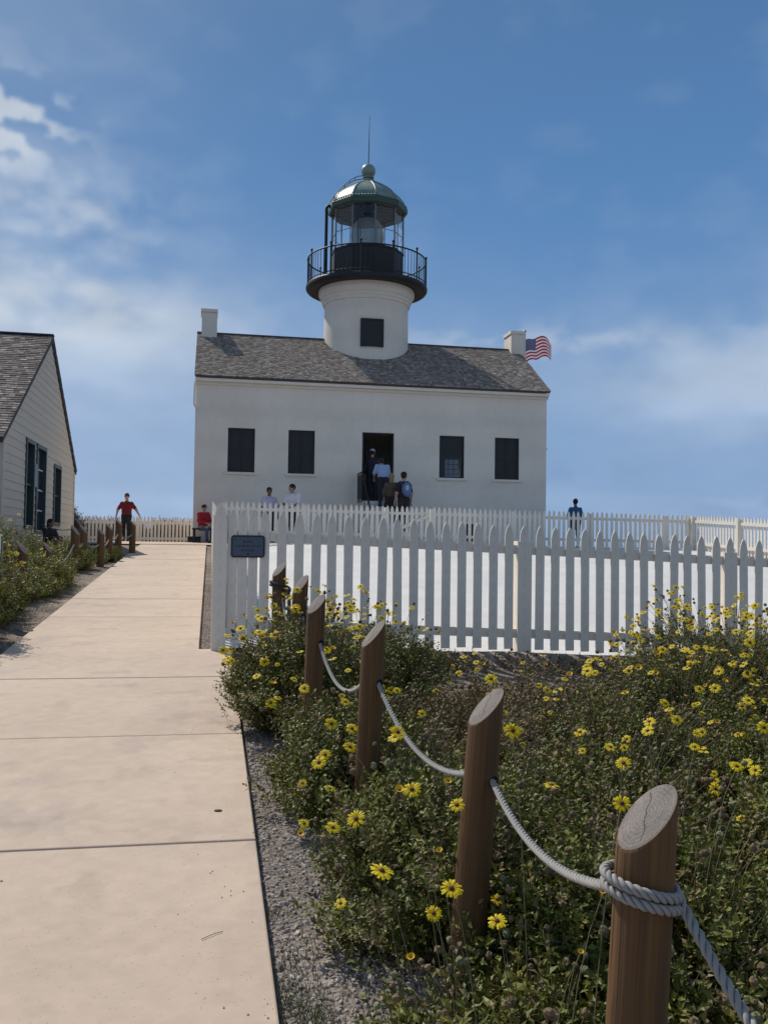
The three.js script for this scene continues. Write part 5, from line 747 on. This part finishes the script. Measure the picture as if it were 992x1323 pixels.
// joints for somebody 1.75 m tall, facing +Z; poses override them
const STAND = { pelvis: [0, 0.95, 0], waist: [0, 1.08, 0.005], chest: [0, 1.30, 0], neck: [0, 1.47, -0.01], head: [0, 1.635, 0.015], sL: [0.165, 1.378, 0], sR: [-0.165, 1.378, 0], eL: [0.245, 1.13, -0.02], eR: [-0.245, 1.13, -0.02], wL: [0.265, 0.88, 0.05], wR: [-0.265, 0.88, 0.05], hL: [0.09, 0.92, 0], hR: [-0.09, 0.92, 0], kL: [0.1, 0.5, 0.02], kR: [-0.1, 0.5, 0.02], aL: [0.1, 0.085, -0.02], aR: [-0.1, 0.085, -0.02], look: [0, 0, 1] };
function person(label, pos, turn, scale, pose, c) {
  const J = { ...STAND, ...pose }, o = thing('person', label, 'person', pos, turn, c.group); o.scale.setScalar(scale);
  const toe = (a) => [a[0] * 1.08, Math.max(a[1] - 0.05, a[1] - 0.05), a[2] + 0.15], fat = c.fat || 0;
  const torso = [capsule([J.pelvis[0] + 0.06, J.pelvis[1], J.pelvis[2]], [J.waist[0] + 0.055, J.waist[1], J.waist[2]], 0.108 + fat, 0.10 + fat), capsule([J.pelvis[0] - 0.06, J.pelvis[1], J.pelvis[2]], [J.waist[0] - 0.055, J.waist[1], J.waist[2]], 0.108 + fat, 0.10 + fat), capsule([J.waist[0] + 0.055, J.waist[1], J.waist[2]], [J.chest[0] + 0.085, J.chest[1], J.chest[2]], 0.10 + fat, 0.105), capsule([J.waist[0] - 0.055, J.waist[1], J.waist[2]], [J.chest[0] - 0.085, J.chest[1], J.chest[2]], 0.10 + fat, 0.105), capsule(J.sL, J.sR, 0.054, 0.054), capsule(J.chest, [J.neck[0], J.neck[1] - 0.03, J.neck[2]], 0.11, 0.062)];
  const armU = [capsule(J.sL, J.eL, 0.06, 0.046), capsule(J.sR, J.eR, 0.06, 0.046)], armL = [capsule(J.eL, J.wL, 0.045, 0.03), capsule(J.eR, J.wR, 0.045, 0.03)];
  const legs = [capsule(J.hL, J.kL, 0.088, 0.058), capsule(J.hR, J.kR, 0.088, 0.058), capsule(J.kL, J.aL, 0.056, 0.038), capsule(J.kR, J.aR, 0.056, 0.038)], feet = [capsule(J.aL, toe(J.aL), 0.042, 0.034), capsule(J.aR, toe(J.aR), 0.042, 0.034)];
  const neck = capsule([J.neck[0], J.neck[1] - 0.05, J.neck[2]], [J.head[0], J.head[1] - 0.04, J.head[2] - 0.01], 0.056, 0.05);
  const all = Object.entries(J).filter(([k]) => k !== 'look').map(([, v]) => v), lo = [0, 1, 2].map((k) => Math.min(...all.map((p) => p[k])) - 0.22), hi = [0, 1, 2].map((k) => Math.max(...all.map((p) => p[k])) + 0.22);
  const bodyF = blend([...torso, ...armU, ...armL, ...legs, ...feet, neck], 0.045);
  const skin = mat({ color: c.skin || [0.40, 0.24, 0.17], roughness: 0.6 });
  // head with face, turned to look
  const yawH = Math.atan2(J.look[0], J.look[2]), H = J.head, hp = blend([ellip([0, 0.02, -0.01], [0.078, 0.1, 0.095]), ellip([0, -0.05, 0.02], [0.06, 0.07, 0.07]), capsule([0, 0.01, 0.085], [0, -0.022, 0.108], 0.010, 0.015), capsule([-0.03, 0.028, 0.078], [0.03, 0.028, 0.078], 0.014, 0.014), capsule([-0.02, -0.055, 0.083], [0.02, -0.055, 0.083], 0.008, 0.008), ellip([0.08, 0, -0.01], [0.012, 0.032, 0.02]), ellip([-0.08, 0, -0.01], [0.012, 0.032, 0.02])], 0.018);
  const headG = nets(hp, [-0.11, -0.14, -0.13], [0.11, 0.14, 0.14], 0.009).rotateY(yawH).translate(...H);
  // hands: palm, four fingers and a thumb
  const hand = (e, w, s) => { const d = new THREE.Vector3(w[0] - e[0], w[1] - e[1], w[2] - e[2]).normalize(); const list = [capsule([0, 0, 0], [0, 0.05, 0], 0.024, 0.027), capsule([-0.018, 0.055, 0], [0.02, 0.055, 0], 0.017, 0.017), capsule([0.024 * s, 0.02, 0.006], [0.046 * s, 0.055, 0.018], 0.011, 0.009)]; [[-0.03, 0.052], [-0.01, 0.064], [0.01, 0.068], [0.029, 0.06]].forEach(([x, L]) => { list.push(capsule([x, 0.07, 0], [x * 1.1, 0.07 + L * 0.55, 0.012], 0.0095, 0.0085)); list.push(capsule([x * 1.1, 0.07 + L * 0.55, 0.012], [x * 1.1, 0.07 + L * 0.9, 0.034], 0.0085, 0.0075)); }); return nets(blend(list, 0.008), [-0.075, -0.04, -0.04], [0.075, 0.17, 0.07], 0.0065).applyQuaternion(new THREE.Quaternion().setFromUnitVectors(UP, d)).translate(...w); };
  part('body', [nets(bodyF, lo, hi, 0.02), headG, hand(J.eL, J.wL, -1), hand(J.eR, J.wR, 1)], skin, o);
  const grow = (f, k) => (x, y, z) => f(x, y, z) - k, cut = (f, g) => (x, y, z) => Math.max(f(x, y, z), g(x, y, z));
  const dirPlane = (p, n) => { const l = Math.hypot(...n); return (x, y, z) => ((x - p[0]) * n[0] + (y - p[1]) * n[1] + (z - p[2]) * n[2]) / l; };
  const spine = [J.chest[0] - J.pelvis[0], J.chest[1] - J.pelvis[1], J.chest[2] - J.pelvis[2]];
  const mid = (a, b, t) => [0, 1, 2].map((k) => lerp(a[k], b[k], t)), sleeve = c.sleeve ?? 0.6, sl = [['sL', 'eL', 'wL'], ['sR', 'eR', 'wR']].flatMap(([s, e, w]) => sleeve <= 1 ? [capsule(J[s], mid(J[s], J[e], sleeve), 0.062, 0.052)] : [capsule(J[s], J[e], 0.06, 0.05), capsule(J[e], mid(J[e], J[w], sleeve - 1), 0.05, 0.04)]);
  const cloth = (k, r) => mat({ color: k, roughness: r || 0.9 });
  const shirtF = cut(grow(blend([...torso, ...sl], 0.04), 0.014), dirPlane(J.pelvis.map((v, k) => v - 0.02 * spine[k]), spine.map((v) => -v)));
  part('shirt', nets((x, y, z) => Math.max(shirtF(x, y, z), dirPlane(J.neck, spine)(x, y, z) - 0.03) + 0.004 * Math.sin(y * 60 + x * 30) * 0.6, lo, hi, 0.02), cloth(c.shirt), o);
  const trF = blend([torso[0], torso[1], ...legs], 0.035), shin = c.shorts ? 0.4 : 1; part('trousers', nets(cut(cut(grow(trF, 0.017), dirPlane(J.pelvis.map((v, k) => v + 0.12 * spine[k]), spine)), (x, y, z) => (c.shorts ? J.kL[1] - 0.02 : J.aL[1] * 0.6 + Math.min(J.aL[1], J.aR[1]) * 0.4 + 0.0) - y), lo, hi, 0.02), cloth(c.trousers), o);
  part('shoes', [nets(cut(grow(blend(feet, 0.02), 0.012), (x, y, z) => Math.min(J.aL[1], J.aR[1]) - 0.085 + 0.004 - y), lo, [hi[0], Math.max(J.aL[1], J.aR[1]) + 0.12, hi[2]], 0.018)], cloth(c.shoes || [0.03, 0.028, 0.027], 0.6), o);
  const hl = c.hairLong || 0, hairF = (x, y, z) => Math.max(blend([ellip([0, 0.032, -0.018], [0.09, 0.105, 0.105]), ...(hl ? [capsule([0, 0, -0.06], [0, -hl, -0.085], 0.075, 0.06)] : [])], 0.03)(x, y, z), Math.min(0.052 - y, z - 0.0 - (y > 0.0 ? 0.2 : 0)) * 1.0 > 0 ? (z - 0.01 + (0.052 - y) * 0.35) : -1);
  part('hair', nets(hairF, [-0.13, -0.15 - hl, -0.2], [0.13, 0.16, 0.12], 0.009).rotateY(yawH).translate(...H), cloth(c.hair || [0.02, 0.015, 0.012]), o);
  if (c.glasses) part('sunglasses', [ellip].map(() => nets(blend([ellip([0.032, 0.022, 0.088], [0.026, 0.018, 0.012]), ellip([-0.032, 0.022, 0.088], [0.026, 0.018, 0.012]), capsule([-0.03, 0.024, 0.094], [0.03, 0.024, 0.094], 0.005, 0.005)], 0.004), [-0.08, -0.01, 0.06], [0.08, 0.06, 0.115], 0.006).rotateY(yawH).translate(...H))[0], M.black, o);
  if (c.cap) part('cap', nets(blend([cut(ellip([0, 0.055, -0.008], [0.095, 0.088, 0.108]), (x, y, z) => 0.045 - y), ellip([0, 0.048, 0.11], [0.07, 0.009, 0.07])], 0.006), [-0.13, 0.0, -0.15], [0.13, 0.16, 0.2], 0.008).rotateY(yawH).translate(...H), cloth(c.cap), o);
  return o;
}
const P_ = (u, v, z) => at(u, v, z);
{
  const gy = (x, z) => base(x, z);
  // man in red walking towards the camera, arms out
  let x = P_(163, 701, 33).x; person('man in a dark red shirt and sunglasses walking between the rope posts and the fence', [x, 1.552, -33], -0.1, 0.965, { eL: [0.33, 1.17, -0.02], wL: [0.47, 0.96, 0.10], eR: [-0.32, 1.16, -0.02], wR: [-0.36, 0.92, 0.02], kL: [0.1, 0.5, 0.09], aL: [0.1, 0.09, 0.12], kR: [-0.1, 0.51, 0.0], aR: [-0.1, 0.11, -0.16] }, { shirt: [0.15, 0.009, 0.018], trousers: [0.012, 0.012, 0.016], hair: [0.045, 0.03, 0.022], glasses: true, sleeve: 0.75 });
  // person in red on a bench at the wall's end
  x = P_(262, 700, 28.5).x; const by = gy(-0.3, 28.4) + 0.012;
  const bn = thing('bench', 'low dark bench at the end of the lighthouse wall', 'bench', [x - 0.02, by, -28.55]); part('seat', box(-0.3, 0.35, 0.40, 0.45, -0.2, 0.2, 0.006), M.black, bn); for (const lx of [-0.24, 0.28]) part('leg', box(lx - 0.04, lx + 0.04, 0, 0.40, -0.17, 0.17, 0.004), M.black, bn);
  { const q = P_(251, 697, 28.6); const bx = thing('planter_box', 'low black box on the paving left of the seated person in red', 'box', [q.x, by, -28.6]); part('case', box(-0.2, 0.2, 0.01, 0.17, -0.14, 0.14, 0.01), M.black, bx); part('lid', box(-0.21, 0.21, 0.171, 0.19, -0.15, 0.15, 0.004), M.black, bx); }
  const SIT = { pelvis: [0, 0.55, -0.02], waist: [0, 0.68, 0.0], chest: [0, 0.9, 0.03], neck: [0, 1.07, 0.04], head: [0, 1.23, 0.07], sL: [0.175, 1.01, 0.03], sR: [-0.175, 1.01, 0.03], eL: [0.23, 0.78, 0.10], eR: [-0.23, 0.78, 0.10], wL: [0.10, 0.70, 0.32], wR: [-0.10, 0.70, 0.32], hL: [0.09, 0.52, 0.02], hR: [-0.09, 0.52, 0.02], kL: [0.11, 0.52, 0.44], kR: [-0.11, 0.52, 0.44], aL: [0.11, 0.085, 0.42], aR: [-0.11, 0.085, 0.46] };
  person('seated person in a red jacket and jeans at the end of the lighthouse wall', [x, by, -28.5], 0.55, 0.87, SIT, { shirt: [0.34, 0.012, 0.022], trousers: [0.05, 0.075, 0.13], sleeve: 1.9, glasses: true, hair: [0.012, 0.01, 0.01] });
  // two men in white before the wall
  x = P_(348, 640, 27).x; person('dark-haired man in a pale lilac shirt, standing behind the low fence', [x, gy(x, 27), -27], 0.15, 0.93, {}, { shirt: [0.42, 0.40, 0.52], trousers: [0.012, 0.012, 0.016], skin: [0.14, 0.08, 0.055], hair: [0.012, 0.01, 0.01], sleeve: 0.7, group: undefined });
  x = P_(381, 640, 26.6).x; person('man in a bright white shirt leaning on the low fence, looking aside', [x, gy(x, 26.6), -26.6], -0.7, 0.98, { chest: [0, 1.28, 0.08], neck: [0, 1.44, 0.12], head: [0, 1.60, 0.16], sL: [0.185, 1.39, 0.09], sR: [-0.185, 1.39, 0.09], eR: [-0.22, 1.14, 0.22], wR: [-0.2, 1.08, 0.46], eL: [0.23, 1.13, 0.16], wL: [0.2, 1.06, 0.4], look: [-0.4, 0, 1] }, { shirt: [0.60, 0.60, 0.68], trousers: [0.012, 0.012, 0.018], skin: [0.28, 0.17, 0.12], hair: [0.012, 0.01, 0.01], sleeve: 0.85 });
  // at the door
  x = P_(481, 600, 29.3).x; person('person in dark clothes and a pale cap standing inside the lighthouse doorway', [x, LH.floor, -29.32], 2.7, 0.98, {}, { shirt: [0.02, 0.022, 0.035], trousers: [0.014, 0.014, 0.02], cap: [0.42, 0.44, 0.47], sleeve: 1.8 });
  const stepY = (z) => { const n = 7, y1 = LH.floor - 0.03; const k = Math.max(0, Math.min(n - 1, Math.ceil(n - 1 - (28.19 - z) / 0.29))); return z > 28.19 ? y1 : lerp(1.6, y1, (Math.min(n - 1, Math.max(0, n - 1 - Math.ceil((28.19 - z) / 0.29))) + 1) / n); };
  x = P_(495, 620, 28.0).x; person('person in a light blue shirt stepping up into the doorway, seen from behind', [x, stepY(28.02), -28.02], Math.PI + 0.1, 0.93, { chest: [0, 1.26, 0.1], neck: [0, 1.42, 0.17], head: [0, 1.55, 0.25], sL: [0.185, 1.37, 0.12], sR: [-0.185, 1.37, 0.12], eL: [0.27, 1.12, 0.16], wL: [0.22, 0.98, 0.34], eR: [-0.26, 1.12, 0.16], wR: [-0.2, 0.98, 0.34] }, { shirt: [0.30, 0.38, 0.56], trousers: [0.02, 0.024, 0.04], hair: [0.03, 0.02, 0.016], sleeve: 0.9, fat: 0.015 });
  x = P_(505, 640, 27.3).x; person('fair-haired person in a brown top on the lighthouse steps', [x, stepY(27.3), -27.3], Math.PI - 0.5, 0.90, { look: [0.7, 0, 1] }, { shirt: [0.085, 0.062, 0.042], trousers: [0.02, 0.02, 0.025], hair: [0.26, 0.18, 0.10], hairLong: 0.16, sleeve: 1.7 });
  x = P_(521.5, 640, 26.9).x; const bp = [x, stepY(26.9), -26.9]; person('person in black with a dark cap and blue backpack on the steps', bp, Math.PI + 0.25, 1.02, { look: [-0.3, 0, 1] }, { shirt: [0.014, 0.014, 0.017], trousers: [0.02, 0.02, 0.024], cap: [0.012, 0.012, 0.014], hair: [0.02, 0.016, 0.013], sleeve: 0.75 });
  const bk = thing('backpack', 'blue and grey backpack on the back of the black-clad visitor', 'backpack', bp, Math.PI + 0.25); bk.scale.setScalar(1.02); part('bag', nets(blend([ellip([0, 1.24, -0.20], [0.15, 0.22, 0.10]), ellip([0, 1.14, -0.25], [0.12, 0.12, 0.08])], 0.03), [-0.2, 0.95, -0.38], [0.2, 1.5, -0.06], 0.014), mat({ color: [0.09, 0.16, 0.30] }), bk); part('pocket', nets(ellip([0.03, 1.27, -0.295], [0.06, 0.10, 0.03]), [-0.06, 1.12, -0.35], [0.12, 1.42, -0.24], 0.01), mat({ color: [0.36, 0.42, 0.5] }), bk); for (const s of [-1, 1]) part('strap', tube([[0.11 * s, 1.12, -0.14], [0.13 * s, 1.4, -0.12], [0.115 * s, 1.492, 0.0], [0.12 * s, 1.38, 0.12], [0.14 * s, 1.14, 0.08]], 0.018, 20, 6), mat({ color: [0.05, 0.07, 0.11] }), bk);
  x = P_(743, 660, 27.6).x; person('man in a blue shirt seen from behind, right of the lighthouse', [x, gy(x, 27.6) - 0.02, -27.6], Math.PI - 0.1, 0.895, { eL: [0.26, 1.14, 0.06], eR: [-0.26, 1.14, 0.06], wL: [0.16, 1.08, 0.28], wR: [-0.16, 1.08, 0.28] }, { shirt: [0.03, 0.09, 0.19], trousers: [0.018, 0.02, 0.028], skin: [0.14, 0.085, 0.06], hair: [0.012, 0.01, 0.01], sleeve: 0.8, fat: 0.025 });
  // somebody sitting on the step of the clapboard house
  const hz = 24, hx = P_(63, 690, hz).x, SITLOW = { pelvis: [0, 0.12, -0.02], waist: [0, 0.25, 0.0], chest: [0, 0.47, 0.04], neck: [0, 0.63, 0.06], head: [0, 0.79, 0.09], sL: [0.165, 0.56, 0.05], sR: [-0.165, 0.56, 0.05], eL: [0.22, 0.34, 0.14], eR: [-0.22, 0.34, 0.14], wL: [0.1, 0.36, 0.36], wR: [-0.1, 0.36, 0.36], hL: [0.09, 0.1, 0.02], hR: [-0.09, 0.1, 0.02], kL: [0.12, 0.34, 0.38], kR: [-0.12, 0.30, 0.40], aL: [0.12, 0.085, 0.72], aR: [-0.12, 0.085, 0.78] };
  person('dark-haired person in a dark top and pale trousers sitting on the ground by the house', [hx, base(hx, hz) - 0.03, -hz], 0.9, 0.84, SITLOW, { shirt: [0.02, 0.018, 0.02], trousers: [0.33, 0.36, 0.42], hair: [0.012, 0.01, 0.01], hairLong: 0.1, sleeve: 1.7, skin: [0.22, 0.13, 0.09] });
}

scene.traverse((o) => { if (o.isMesh) { o.castShadow = true; o.receiveShadow = true; } });
renderer.render(scene, camera);
